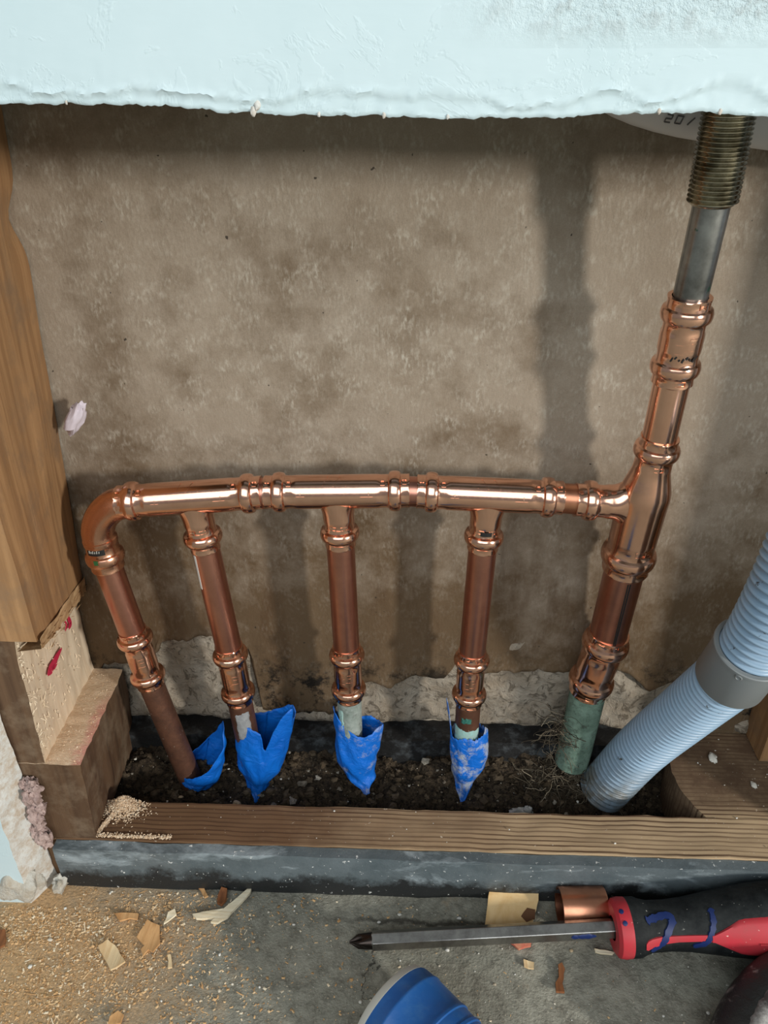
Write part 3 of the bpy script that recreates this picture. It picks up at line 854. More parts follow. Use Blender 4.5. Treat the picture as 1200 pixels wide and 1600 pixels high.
def letterM(s, t, h=0.0022, w=0.30): return [(s, t, s + h, t), (s + h, t, s + h * .3, t + w / 2), (s + h * .3, t + w / 2, s + h, t + w), (s + h, t + w, s, t + w)]
def letterH(s, t, h=0.0022, w=0.30): return [(s, t, s + h, t), (s, t + w, s + h, t + w), (s + h / 2, t, s + h / 2, t + w)]
def boxm(s, t, h=0.003, w=0.35): return [(s, t, s + h, t), (s, t + w, s + h, t + w), (s, t, s, t + w), (s + h, t, s + h, t + w)]

def coupling(c1, c2, rp, rb, R, k=1.0, name='coupling', mat=None):
    """c1, c2: bead centres"""
    ax = (c2 - c1).normalized(); p0 = c1 - ax * 0.0072 * k; L = (c2 - c1).length + 0.0144 * k
    half = sock(rp, rb, R, k)
    half = [q for q in half if q[0] < L / 2]
    mb = MB(); lathe(mb, p0, ax, both(half, half, L), 48, rot=random.random())
    o = mb.build(name, mat or m_fit, man, 32)
    mid = L / 2
    st_ = letterM(0.0010 * k, -0.5, 0.002) + letterH(0.0010 * k, 0.25, 0.002) + boxm(mid - 0.004 * k, -0.55, 0.0022, 0.5) + [(mid - 0.001, 0.2, mid - 0.001, 0.75), (mid + 0.0015, -0.5, mid + 0.0015, 0.1), (mid + 0.003 * k, 0.15, mid + 0.003 * k, 0.8)] + boxm(L - 0.0034 * k, -0.3, 0.0020, 0.5)
    marks(o, p0, ax, rb * 0.985, st_)
    return o, p0, ax, L

def tube(a, b, r, mat, name='pipe', seg=40):
    ax = b - a; L = ax.length; mb = MB()
    lathe(mb, a, ax, [(0, r * 0.85), (0, r), (L, r), (L, r * 0.85)], seg, cap=True)
    return mb.build(name, mat, man, 40)

def saddle(mb, j, bx, ax, s1, rr, rb, k):
    """swept fillet between a run (axis ax, radius rb) and a branch (axis bx, radius rr from s1 on)"""
    a = bx.normalized(); u = (ax - a * ax.dot(a)).normalized(); v = a.cross(u)
    seg = 44; n = 12; vs = []; fs = []; s0 = rb * 0.33
    for i in range(n + 1):
        f = i / n; s = s0 + (s1 - s0) * f
        ru = rr * (1 + 1.15 * k * (1 - f) ** 2.4); rv = rr * (0.97 + 0.03 * f)
        for q in range(seg):
            th = 2 * pi * q / seg; vs.append(j + a * s + u * (ru * cos(th)) + v * (rv * sin(th)))
    for i in range(n):
        for q in range(seg):
            q2 = (q + 1) % seg; fs.append((i * seg + q, i * seg + q2, (i + 1) * seg + q2, (i + 1) * seg + q))
    mb.add(vs, fs)

def tee(A, B, Bb, rb=R_B, name='tee_fitting'):
    """A, B: bead centres of the run, Bb: bead centre of the branch"""
    ax = (B - A).normalized(); p0 = A - ax * 0.0072; L = (B - A).length + 0.0144
    half = sock(R_P, rb, R_BEAD)
    mb = MB(); lathe(mb, p0, ax, both(half, half, L), 52, rot=0.2)
    # branch
    t = (Bb - p0).dot(ax); j = p0 + ax * t
    bx = (Bb - j); lb = bx.length + 0.0072; bx.normalize()
    rr = rb * 0.93
    pr = [(lb - q[0],) + tuple(q[1:]) for q in reversed(sock(R_P, rr, R_BEAD))]
    lathe(mb, j, bx, pr, 44, rot=0.4, hint=V((0, -1, 0)))
    saddle(mb, j, bx, ax, pr[0][0], rr, rb, 0.5)
    o = mb.build(name, m_fit, man, 32)
    m_ = L / 2
    sts = letterH(0.0012, -0.1, 0.002) + letterH(L - 0.0034, -0.2, 0.002) + boxm(0.0118, -0.15, 0.0018, 0.3) + boxm(L - 0.0138, -0.15, 0.0018, 0.3)
    tt = t - 0.006
    sts += [(tt, 0.15, tt + 0.002, -0.55), (tt + 0.002, -0.55, tt + 0.005, 0.2), (tt + 0.005, 0.2, tt + 0.008, -0.55), (tt + 0.008, -0.55, tt + 0.011, 0.2)]
    sts += [(tt - 0.011, 0.55, tt - 0.011, 0.85), (tt + 0.022, 0.55, tt + 0.022, 0.9), (tt - 0.013, 0.8, tt - 0.009, 0.8), (tt + 0.018, 0.85, tt + 0.024, 0.85)]
    marks(o, p0, ax, rb, sts, hint=V((0, -0.55, 0.83)), w=0.00035)
    sb = [(lb - 0.0122, -0.75, lb - 0.0122, 0.75), (lb - 0.0030, -0.6, lb - 0.0030, 0.6)] + boxm(lb - 0.0142, -0.6, 0.0018, 0.4) + boxm(lb - 0.0142, 0.15, 0.0018, 0.45)
    marks(o, j, bx, rr * 0.99, sb, hint=V((0, -1, 0.1)), w=0.0004)
    return o, j, bx, lb

# header
T1 = tee(HY_(208, 783), HY_(388, 771), HY_(317, 838))
T2 = tee(HY_(437, 769), HY_(617, 767), HY_(531, 832))
T3 = tee(HY_(674, 769), HY_(855, 777), HY_(756, 838))
tube(HY_(395, 771), HY_(430, 769), R_P, m_pipe, 'connecting_tube')
tube(HY_(622, 767), HY_(668, 769), R_P, m_pipe, 'connecting_tube')
tube(HY_(862, 777), HY_(912, 781), R_P, m_off, 'connecting_tube')
# printed strip on the middle tee of the right
marks(T3[0], T3[1], T3[2], R_B * 0.95, [(T3[3] - 0.0128, -0.35, T3[3] - 0.0128, 0.35)], hint=V((0, -1, 0.1)), w=0.0022, mat=m_black, name='printed_strip')

# elbow (street end in the first tee) with its own socket below
el_end = HY_(169, 886); el_bead = HY_(163, 864)
path = spline([HY_(214, 783), HY_(196, 785), HY_(176, 791), HY_(159, 808), HY_(153, 830), HY_(158, 848)], 8)
mb = MB(); sweep(mb, path, [0.0080 + 0.0003 * min(1, i / 10) for i in range(len(path))], 44, cap=False)
dn = (el_end - HY_(157, 846)).normalized()
Ls = (el_end - path[-1]).length
pr = [(Ls + 0.0 - q[0],) + tuple(q[1:]) for q in reversed(sock(R_P, R_B, R_BEAD))]
pr = [(-0.0035, 0.0081), (-0.0030, 0.0088), (-0.0006, 0.0088), (0.0002, 0.0084)] + [q for q in pr if q[0] > 0.0006]
lathe(mb, path[-1], dn, pr, 44)
el = mb.build('elbow_fitting', m_elbow, man, 32)
a_, u_, v_ = frame(dn, V((0, -1, 0.2)))
sl = (el_bead - path[-1]).dot(dn)
marks(el, path[-1], dn, R_B * 1.0, [(sl - 0.0060, -0.85, sl - 0.0060, 0.25)], hint=V((-0.35, -1, 0.1)), w=0.0052, mat=m_black, name='black_label')
lm = []
for k in range(6): lm += [(sl - 0.0062 - 0.0004 * (k % 2), -0.55 + k * 0.12, sl - 0.0050, -0.52 + k * 0.12)]
marks(el, path[-1], dn, R_B * 1.0 + 0.00025, lm, hint=V((-0.35, -1, 0.1)), w=0.00025, mat=m_print_white, name='label_lettering')
marks(el, path[-1], dn, R_BEAD * 0.99, [(sl - 0.0013, -0.25, sl + 0.0013, -0.25)], hint=V((-0.35, -1, 0.1)), w=0.0022, mat=m_green_dot, name='green_dot')

# branch pipes, couplings, old stubs
def branch(top, b1, b2, end, stub_end, stubmat, wob=0.0):
    b1, b2, e = HY_(*b1), HY_(*b2), HY_(*end)
    o, p0, ax, L = coupling(b1, b2, R_P * 0.95, 0.00785, 0.0100, 0.92)
    tube(top, p0 + ax * 0.004, R_P * 0.965, m_pipe, 'pipe')
    q = p0 + ax * L
    s_end = HY_(*stub_end)
    return tube(q - ax * 0.004, s_end, R_P * 0.95, stubmat, 'old_pipe_stub')
P1 = branch(el_end - dn * 0.004, (211, 998), (231, 1055), (239, 1078), (300, 1222), m_old)
P2 = branch(T1[1] + T1[2] * (T1[3] - 0.004), (360, 1023), (372, 1081), (378, 1100), (394, 1190), m_old)
P3 = branch(T2[1] + T2[2] * (T2[3] - 0.004), (542, 1023), (545, 1076), (546, 1096), (549, 1190), m_pat3)
P4 = branch(T3[1] + T3[2] * (T3[3] - 0.004), (737, 1031), (733, 1084), (731, 1104), (725, 1200), m_old)
P3['label'] = 'pipe stub crusted with pale teal corrosion'
# solder smear on the second stub, turquoise crust on the fourth
def smear(parent, p, ax, r, s0, s1, th0, th1, mat, name, hint=V((0, -1, 0.1)), sd=0.0):
    a, u, v = frame(ax, hint); mb = MB(); vs = []; fs = []
    ns1, nt = 14, 12
    for i in range(ns1 + 1):
        f = i / ns1; s = s0 + (s1 - s0) * f
        for k in range(nt + 1):
            g = k / nt
            e = min(1, 6 * min(f, 1 - f, g, 1 - g)); j0 = 0.12 * fbm(f * 6, sd, 0, 3); j1 = 0.12 * fbm(f * 6, sd + 9, 0, 3)
            th = th0 + j0 + (th1 + j1 - th0 - j0) * g
            ss = s + 0.0022 * fbm(g * 5, sd + 4, 0, 3) * (1 if i in (0, ns1) else 0.6)
            vs.append(V(p) + a * ss + (u * cos(th) + v * sin(th)) * (r - 0.0002 + 0.0008 * e + 0.0004 * fbm(f * 9, g * 9, sd, 3) * e))
    for i in range(ns1):
        for k in range(nt): b = i * (nt + 1) + k; fs.append((b, b + nt + 1, b + nt + 2, b + 1))
    mb.add(vs, fs); return mb.build(name, mat, parent, 60)
def stub_axis(end, se): a = HY_(*end); b = HY_(*se); return a, (b - a).normalized(), (b - a).length
a0, ax0, L0_ = stub_axis((378, 1100), (394, 1190))
o = smear(P2, a0, ax0, R_P * 0.95, 0.001, 0.024, -0.75, 0.55, m_solder, 'solder_smear', sd=2.0); o['label'] = 'dull grey solder smear'
a0, ax0, L0_ = stub_axis((731, 1104), (725, 1200))
o = smear(P4, a0, ax0, R_P * 0.95, 0.012, 0.030, -1.5, 1.5, m_pat4, 'turquoise_crust', sd=5.0)
o = smear(P4, a0, ax0, R_P * 0.95, 0.003, 0.007, -0.3, 0.6, Mat('green_flux', (0.02, 0.13, 0.10), 0.7).m, 'green_flux_spot', sd=7.0)
a0, ax0, L0_ = stub_axis((546, 1096), (549, 1190))
o = smear(P3, a0, ax0, R_P * 0.95, 0.001, 0.018, 0.45, 0.95, m_pat4, 'turquoise_streak', sd=8.0)
# white streak on the second branch
tb = T1[1] + T1[2] * T1[3]
b_dir = (HY_(360, 1023) - tb).normalized()
marks(T1[0], tb, b_dir, R_P * 0.97, [(0.001, 0.72, 0.022, 0.84)], hint=V((0, -1, 0.1)), w=0.0016, mat=m_print_white, name='white_streak') if frame(b_dir, V((0, -1, 0.1)))[2].x < 0 else \
    marks(T1[0], tb, b_dir, R_P * 0.97, [(0.001, -0.95, 0.022, -1.10)], hint=V((0, -1, 0.1)), w=0.0016, mat=m_print_white, name='white_streak')

# riser: leans away from the wall towards its top
RJ = HY_(990, 785)
def RZ(px, py):
    y = 0.060
    for _ in range(6):
        p = PY(px, py, y); y = 0.060 - 0.105 * (p.z - RJ.z)
        y = min(0.074, y)
    return PY(px, py, y)
lowb, lowe = RZ(982, 867), RZ(975, 896)
topb, tope = RZ(1026, 703), RZ(1031, 680)
ax = (topb - lowb).normalized(); kk = 1.3
p0 = lowb - ax * 0.0072 * kk; L = (topb - lowb).length + 0.0072 * kk + 0.0072
big = sock(0.0102, 0.0118, 0.0139, kk); sml = sock(R_P, 0.0088, 0.0106)
sh = (RZ(1019, 762) - p0).dot(ax)
mid = [(sh - 0.0075, 0.0120), (sh - 0.004, 0.0121), (sh - 0.001, 0.0118), (sh + 0.003, 0.0108), (sh + 0.007, 0.0097), (sh + 0.010, 0.0090)]
pr = [q for q in big] + [q for q in mid] + [(L - q[0],) + tuple(q[1:]) for q in reversed(sml) if L - q[0] > sh + 0.011]
pr = [pr[0]] + [q for i, q in enumerate(pr[1:]) if q[0] >= pr[i][0] - 1e-6]
mb = MB(); lathe(mb, p0, ax, pr, 52, hint=V((0, -1, 0)))
lb_ = HY_(921, 782)
j = RZ(992, 786); bx = lb_ - j; lbn = bx.length + 0.0072; bx.normalize()
q_ = [(lbn - q[0],) + tuple(q[1:]) for q in reversed(sock(R_P, R_B, R_BEAD))]
lathe(mb, j, bx, q_, 44)
saddle(mb, j, bx, ax, q_[0][0], R_B, 0.0118, 0.85)
rt = mb.build('reducing_tee', m_fit, man, 32)
marks(rt, p0, ax, 0.0117, boxm(0.0165, -0.25, 0.003, 0.4) + [(0.016, 0.0, 0.016, 0.5), (0.030, -0.5, 0.028, 0.3), (0.033, -0.6, 0.036, 0.5)] + letterH(0.020, 0.2, 0.003, 0.3), hint=V((0.2, -1, 0.2)))
marks(rt, p0, ax, 0.0087, letterM(L - 0.0036, -0.3, 0.002) + boxm(L - 0.0145, -0.3, 0.002, 0.5), hint=V((0.1, -1, 0.2)))
# below the tee
c5, p5, a5, L5 = coupling(RZ(946, 1005), RZ(924, 1063), 0.0102, 0.0112, 0.0132, 1.2)
tube(p0 + ax * 0.005, p5 + a5 * 0.006, 0.0102, m_pipe, 'riser_pipe')
e5 = p5 + a5 * L5
s5 = RZ(893, 1190)
o = tube(e5 - a5 * 0.005, s5, 0.0104, m_pat5, 'old_pipe_stub'); o['label'] = 'thick pipe stub crusted with green corrosion'
sd_ = (p5 - p0).normalized()
marks(c5, p0 - ax * 0.001, sd_, 0.0102, [(0.001, 0.05, (p5 - p0).length - 0.001, 0.05), (0.001, -0.06, (p5 - p0).length - 0.001, -0.04)], hint=V((0.05, -1, 0.1)), w=0.0007, mat=m_black, name='seam_line')
# upper coupling and chromed, threaded nipple
c6, p6, a6, L6 = coupling(RZ(1073, 489), RZ(1055, 572), R_P, 0.0091, 0.0106, 1.0)
tube(p6 + a6 * (L6 - 0.004), tope - (tope - topb).normalized() * 0.004, R_P * 1.04, m_fit, 'riser_pipe')
marks(c6, p6, a6, 0.0091, [(L6 * 0.60 + 0.0006 * (k % 3), -0.55 + k * 0.17, L6 * 0.63 + 0.0007 * ((k * 2) % 3), -0.47 + k * 0.17) for k in range(8)], hint=V((0.1, -1, 0.2)), w=0.0007, mat=m_black, name='printed_lettering')
n0, n1, n2 = p6 + a6 * 0.004, RZ(1112, 320), RZ(1139, 176)
tube(n0, n1, 0.0070, m_nip, 'chrome_nipple')
mb = MB(); tdir = (n2 - n1).normalized(); tl = (n2 - n1).length + 0.02
pr = [(0, 0.0065), (0.0004, 0.0080)]
pitch = 0.00165; s = 0.001
while s < tl - 0.001:
    pr += [(s, 0.0084), (s + pitch * 0.38, 0.0095), (s + pitch * 0.55, 0.0095), (s + pitch * 0.95, 0.0084)]; s += pitch
pr += [(tl, 0.0084)]
lathe(mb, n1, tdir, pr, 48, cap=True)
o = mb.build('threaded_end', m_thr, man, 25); o['label'] = 'tarnished threaded metal end of the riser'

# ------------------------------------------------------------------ blue tape wraps
def tape(name, label, rings, topfn, mat, sd, zmax=None, amp=0.0016):
    """rings: (centre, rx, ry) from the tip upwards; topfn(th) in 0..1 cuts the height; th = 0 faces the camera, pi/2 is right"""
    mb = MB(); vs = []; fs = []
    nt, nv = 72, 30; n = len(rings)
    C_ = spline([r[0] for r in rings], 10); m = len(C_) - 1
    def at(f):
        x = f * m; i = min(int(x), m - 1); c = C_[i].lerp(C_[i + 1], x - i)
        y = f * (n - 1); k = min(int(y), n - 2); g = y - k
        g = g * g * (3 - 2 * g)
        return c, rings[k][1] * (1 - g) + rings[k + 1][1] * g, rings[k][2] * (1 - g) + rings[k + 1][2] * g
    for i in range(nt + 1):
        th = -pi + 2 * pi * i / nt
        tm = topfn(th) + 0.018 * fbm(th * 4, sd, 0, 4) + 0.012 * ns(th * 16, sd)
        for k in range(nv + 1):
            c, rx, ry = at(max(0.0, min(1.0, tm * k / nv)))
            f = k / nv
            w = 1 + 0.10 * fbm(cos(th) * 1.8 + sd, sin(th) * 1.8, f * 3, 3)
            cre = amp * abs(ns(th * 1.3 + f * 4, sd * 3)) - amp * 0.4
            vs.append(c + V((sin(th) * (rx * w + cre), -cos(th) * (ry * w + cre), 0.0012 * ns(th * 2, f * 5, sd))))
    for i in range(nt):
        for k in range(nv):
            b = i * (nv + 1) + k; fs.append((b, b + nv + 1, b + nv + 2, b + 1))
    org = rings[0][0]
    mb.add(vs, fs); o = mb.build(name, mat, smooth=70, origin=org)
    s_ = o.modifiers.new('thickness', 'SOLIDIFY'); s_.thickness = 0.00025; s_.offset = 0
    tag(o, label, 'tape', 'blue tape wraps on the pipe stubs')
    return o
def g_(th, c, w): d = (th - c + pi) % (2 * pi) - pi; return math.exp(-(d / w) ** 2)
TY = HDR
def tc(px, py, y=0.0515): return PY(px, py, y) + V((0, 0.0085, 0))
def tt_(px, py): return PY(px, py, 0.0500)
tape('blue_tape_wrap', 'low crumpled blue tape around the foot of the leftmost brown pipe',
     [(tc(306, 1238), 0.0095, 0.0085), (tc(308, 1226), 0.0128, 0.0100), (tc(313, 1205), 0.0130, 0.0105), (tc(317, 1180), 0.0118, 0.0110), (tc(318, 1150), 0.0105, 0.011)],
     lambda th: 0.40 + 0.56 * g_(th, 2.0, 1.35) - 0.05 * g_(th, -0.6, 0.6), m_tape, 1.3)
tape('blue_tape_wrap', 'large clean blue tape wrap split open in a deep V',
     [(tt_(400, 1252), 0.0012, 0.0012), (tc(400, 1236), 0.0075, 0.0065), (tc(404, 1208), 0.0140, 0.0095), (tc(407, 1178), 0.0165, 0.0092), (tc(411, 1148), 0.0175, 0.0090), (tc(416, 1112), 0.0180, 0.0092)],
     lambda th: min(1.0, 0.80 + 0.05 * g_(th, -0.8, 0.8) - 0.20 * g_(th, 0.16, 0.15) + 0.20 * g_(th, 0.85, 0.42) + 0.12 * g_(th, 2.2, 0.7)), m_tape, 4.1)
tape('blue_tape_wrap', 'overlapping blue tape wrap on the stub crusted all over in pale teal',
     [(tt_(572, 1238), 0.0022, 0.002), (tc(561, 1224), 0.0095, 0.0075), (tc(556, 1200), 0.0122, 0.0092), (tc(557, 1175), 0.0135, 0.0086), (tc(559, 1150), 0.0145, 0.0082), (tc(550, 1118), 0.0120, 0.0082)],
     lambda th: 0.80 + 0.20 * g_(th, -1.35, 0.75) + 0.03 * g_(th, 1.1, 0.5) - 0.02 * g_(th, 0.3, 0.5), m_tape3, 6.6)
tape('blue_tape_wrap', 'slim pointed blue tape wrap smeared with pale dust',
     [(tt_(722, 1260), 0.0010, 0.0010), (tc(726, 1240), 0.0052, 0.005), (tc(731, 1212), 0.0098, 0.0085), (tc(734, 1184), 0.0114, 0.0086), (tc(734, 1158), 0.0112, 0.0082), (tc(728, 1105), 0.0114, 0.0084)],
     lambda th: 0.79 + 0.02 * g_(th, 0, 0.6) + 0.07 * g_(th, 1.1, 0.3) + 0.21 * g_(th, -1.5, 0.24), m_tape2, 9.2)
# overlap fold on the third wrap is a strip of the same tape
# ------------------------------------------------------------------ corrugated hose
ho = thing('corrugated_hose', 'pale blue-grey corrugated plastic hose with a smooth grey sleeve', 'hose', PT(960, 1225, 0.475))
def hose(pts, name, R, pitch, parent, n=1):
    C_ = spline(pts, 40); mb = MB()
    # resample evenly
    L = [0.0]
    for i in range(1, len(C_)): L.append(L[-1] + (C_[i] - C_[i - 1]).length)
    step = pitch / 8; out = []; rad = []; s = 0.0; i = 0
    prof = [0.0, 0.0, 0.62, 0.9, 1.0, 0.9, 0.62, 0.0]
    k = 0
    while s < L[-1]:
        while i < len(L) - 2 and L[i + 1] < s: i += 1
        f = (s - L[i]) / max(1e-9, L[i + 1] - L[i])
        out.append(C_[i].lerp(C_[i + 1], f)); rad.append(R * (0.83 + 0.17 * prof[k % 8])); s += step; k += 1
    sweep(mb, out, rad, 56)
    return mb.build(name, m_hose, parent, 80)
h0, h1, h2, h3 = PT(940, 1236, 0.480), PT(1000, 1172, 0.448), PT(1072, 1112, 0.405), PT(1147, 1052, 0.362)
hose([h0, h1, h2, h3], 'lower_hose', 0.0150, 0.0038, ho)
h4, h5, h6 = PT(1185, 1000, 0.343), PT(1225, 925, 0.326), PT(1262, 840, 0.315)
hose([h3, h4, h5, h6], 'upper_hose', 0.0150, 0.0038, ho)
mb = MB(); s0_, s1_ = PT(1140, 1060, 0.367), PT(1176, 1012, 0.3465)
axs = s1_ - s0_; Lh = axs.length
lathe(mb, s0_, axs, [(0, 0.0148), (0, 0.0160), (0.0006, 0.0163), (Lh - 0.0022, 0.0163), (Lh - 0.0018, 0.0170), (Lh - 0.0004, 0.0170), (Lh, 0.0166), (Lh, 0.0148)], 64)
sl_ = mb.build('sleeve', m_sleeve, ho, 35); sl_['label'] = 'smooth mid-grey joining sleeve'
pb = PT(1155, 1057, 0.3395)
nb = (pb - s0_); nb = (nb - axs.normalized() * nb.dot(axs.normalized())); pn = s0_ + axs.normalized() * (pb - s0_).dot(axs.normalized()) + nb.normalized() * 0.0160
mb = MB(); lathe(mb, pn, nb, [(0, 0.0017), (0.0009, 0.0017), (0.0013, 0.0012), (0.0008, 0.0009), (0.0008, 0.0001)], 20)
mb.build('locking_nub', m_sleeve, sl_, 40)

# ------------------------------------------------------------------ white plastic fitting behind the thread
wp = thing('white_plastic_pipe', 'white plastic pipe printed in grey behind the threaded riser, mostly hidden by drywall', 'plastic pipe', PY(1020, 170, 0.072))
wA, wB = PY(905, 120, 0.0742), PY(1290, 172, 0.0742)
RW = 0.0165
axw = wB - wA; LW = axw.length + 0.06
mb = MB()
pr = [(0.0, 0.0002)] + [(0.055 * (1 - cos(k * pi / 16)), RW * sin(k * pi / 16) ** 0.9 if k else 0.0004) for k in range(1, 9)] + [(0.06, RW), (LW, RW)]
lathe(mb, wA, axw, pr, 48, hint=V((0, -1, -0.3)))
b_ = mb.build('pipe_body', m_white_pl, wp, 40)
a_, u_, v_ = frame(axw, V((0, -1, -0.75)))
def dig2(s, t): return [(s, t, s + .0022, t), (s + .0022, t, s + .0022, t + .1), (s + .0022, t + .1, s, t + .1), (s, t + .1, s, t + .2), (s, t + .2, s + .0022, t + .2)]
def dig0(s, t): return [(s, t, s + .0022, t), (s, t + .2, s + .0022, t + .2), (s, t, s, t + .2), (s + .0022, t, s + .0022, t + .2)]
sg = 1 if v_.z < 0 else -1
tx = [(a, b * sg, c, d * sg) for a, b, c, d in dig2(0.0335, -0.1) + dig0(0.0375, -0.1) + [(0.044, -0.1, 0.0425, 0.1)]]
marks(b_, wA, axw, RW, tx, hint=V((0, -1, -0.75)), w=0.0004, mat=m_grey_print, name='printed_number')
mb = MB(); lathe(mb, wA + axw.normalized() * (0.088), axw, [(0, RW), (0, RW + 0.0012), (0.03, RW + 0.0012), (0.03, RW)], 48)
mb.build('pipe_collar', m_white_pl, b_, 35)

# ------------------------------------------------------------------ screwdriver
sdr = thing('screwdriver', 'large red and black handled screwdriver with a hexagonal steel shank lying on the floor', 'screwdriver', PZ(900, 1460, 0.0))
tipP = PZ(546, 1472, 0.0052); sh0 = PZ(582, 1470, 0.0056); sh1 = PZ(962, 1450, 0.0150)
axd = (sh1 - sh0).normalized()
hint = V((0, -0.12, 1))
a_, u_, v_ = frame(axd, hint)
def hexbar(mb, p, q, r):
    a, u, v = frame(q - p, hint); vs = []
    for P in (p, q):
        for i in range(6): th = pi / 3 * i; vs.append(P + (u * cos(th) + v * sin(th)) * r)
    mb.add(vs, [(i, i + 6, (i + 1) % 6 + 6, (i + 1) % 6) for i in range(6)] + [(5, 4, 3, 2, 1, 0), (6, 7, 8, 9, 10, 11)])
mb = MB()
a, u, v = frame(axd, V((0, -0.75, 0.66)))
vs = []; r6 = 0.0048
for P, k in ((sh0 - axd * 0.0002, 0.93), (sh0 + axd * 0.0006, 1.0), (sh1, 1.0)):
    for i in range(6):
        for e in (-0.045, 0.045):
            th = pi / 3 * i + e; vs.append(P + (u * cos(th) + v * sin(th)) * r6 * k)
fs = []
for j in range(2):
    for i in range(12): i2 = (i + 1) % 12; fs.append((j * 12 + i, j * 12 + i2, (j + 1) * 12 + i2, (j + 1) * 12 + i))
fs += [tuple(reversed(range(12))), tuple(range(24, 36))]
mb.add(vs, fs); shank = mb.build('shank', m_steel, sdr, 20)
# cross-point tip with four flutes
mb = MB(); vs = []; fs = []
seg = 48; Lt = (sh0 - tipP).length
prof = [(0, 0.0042), (0.003, 0.0040), (Lt * 0.45, 0.0038), (Lt * 0.62, 0.0036), (Lt * 0.8, 0.0022), (Lt * 0.95, 0.0010), (Lt, 0.0007)]
for k, (s, r) in enumerate(prof):
    fl = max(0, min(1, (s - Lt * 0.30) / (Lt * 0.3)))
    for i in range(seg):
        th = 2 * pi * i / seg
        rr = r * (1 - 0.55 * fl * (0.5 + 0.5 * cos(4 * th)) ** 1.5)
        vs.append(sh0 - axd * s + (u * cos(th + pi / 4) + v * sin(th + pi / 4)) * rr)
for j in range(len(prof) - 1):
    for i in range(seg): i2 = (i + 1) % seg; fs.append((j * seg + i, (j + 1) * seg + i, (j + 1) * seg + i2, j * seg + i2))
fs += [tuple(range(seg)), tuple((len(prof) - 1) * seg + i for i in reversed(range(seg)))]
mb.add(vs, fs); mb.build('cross_tip', m_tip, sdr, 30)
# handle
hA = PZ(957, 1450, 0.0152); hB = PZ(1215, 1436, 0.0195)
axh = (hB - hA).normalized()
hp = [(0.0, 0.006), (0.0, 0.0120), (0.0015, 0.0140), (0.0045, 0.0146), (0.0075, 0.0144)]
hb = [(0.0075, 0.0144), (0.0125, 0.0143), (0.0150, 0.0132), (0.0190, 0.0122), (0.028, 0.0120), (0.038, 0.0128), (0.048, 0.0143), (0.060, 0.0162), (0.072, 0.0178), (0.084, 0.0185), (0.10, 0.0185), (0.115, 0.0178), (0.125, 0.015), (0.130, 0.009), (0.131, 0.0)]
mb = MB(); lathe(mb, hA, axh, hp, 48, hint=V((0, 0, 1))); fr_ = mb.build('front_collar', m_redr, sdr, 35); fr_['label'] = 'red front collar of the handle'
mb = MB(); lathe(mb, hA, axh, hb, 48, hint=V((0, 0, 1))); hd = mb.build('handle', m_rub, sdr, 45); hd['label'] = 'black rubber handle'
def hr(s):
    for i in range(len(hb) - 1):
        if hb[i][0] <= s <= hb[i + 1][0]:
            t = (s - hb[i][0]) / max(1e-9, hb[i + 1][0] - hb[i][0]); return hb[i][1] * (1 - t) + hb[i + 1][1] * t
    return hb[-1][1]
ah, uh, vh = frame(axh, V((0, 0, 1)))
SGN = 1 if vh.y < 0 else -1       # th > 0 goes from the top towards the viewer
def inlay(name, secs, off, mat, parent, thick=0.0006, nt=12):
    """secs: (s, th_lo, th_hi)"""
    mb = MB(); vs = []; fs = []
    for s, t0, t1 in secs:
        for k in range(nt + 1):
            th = SGN * (t0 + (t1 - t0) * k / nt); e = off if 0 < k < nt else -0.0004
            vs.append(hA + axh * s + (uh * cos(th) + vh * sin(th)) * (hr(s) + e))
    for i in range(len(secs) - 1):
        for k in range(nt): b = i * (nt + 1) + k; fs.append((b, b + nt + 1, b + nt + 2, b + 1))
    mb.add(vs, fs); return mb.build(name, mat, parent, 50)
r = inlay('red_stripe', [(0.0128, 1.12, 1.36), (0.0140, 1.02, 1.46), (0.0165, 0.98, 1.42), (0.022, 0.94, 1.30), (0.030, 0.94, 1.24), (0.040, 0.93, 1.20), (0.047, 0.92, 1.20)], 0.0005, m_redr, hd)
secs = [(0.046, 0.93, 1.20)] + [(0.047 + 0.0016 * k, 0.92 - 0.055 * k, 1.20 + 0.055 * k) for k in range(9)] + [(0.063 + 0.004 * k, 0.45 - 0.004 * k, 1.68) for k in range(11)]
r = inlay('red_panel', secs, 0.0009, m_redr, hd); r['label'] = 'red grip panel set in the black handle'
inlay('panel_rib', [(0.068 + 0.004 * k, 1.12, 1.20) for k in range(10)], 0.0016, m_redr, r, nt=4)
def pstroke(name, pts, wd):
    mb = MB(); vs = []; fs = []
    q = spline([V((a, b * 0.013, 0)) for a, b in pts], 6)
    W5 = (-1.0, -0.8, 0.0, 0.8, 1.0)
    for i, p in enumerate(q):
        t = (q[min(i + 1, len(q) - 1)] - q[max(0, i - 1)]).normalized(); s = V((-t.y, t.x, 0)) * (wd / 2 * (0.75 + 0.5 * ns(i * 0.6)))
        if i in (0, len(q) - 1): s = s * 0.4
        for k_ in W5:
            w_ = p + s * k_; th = SGN * w_.y / 0.013
            vs.append(hA + axh * w_.x + (uh * cos(th) + vh * sin(th)) * (hr(w_.x) + (-0.0002 if abs(k_) == 1 else 0.0007)))
    for i in range(len(q) - 1):
        for k_ in range(4): b = i * 5 + k_; fs.append((b, b + 5, b + 6, b + 1))
    mb.add(vs, fs); mb.build(name, m_bluep, hd, 60)
pstroke('blue_paint_stroke', [(0.0145, 0.38), (0.019, 0.26), (0.0255, 0.16), (0.0280, 0.36), (0.0250, 0.80), (0.0215, 1.25), (0.0160, 1.55)], 0.0052)
pstroke('blue_paint_stroke', [(0.0480, 0.08), (0.0478, 0.50), (0.0458, 0.90), (0.0430, 1.22), (0.0370, 1.42)], 0.0040)
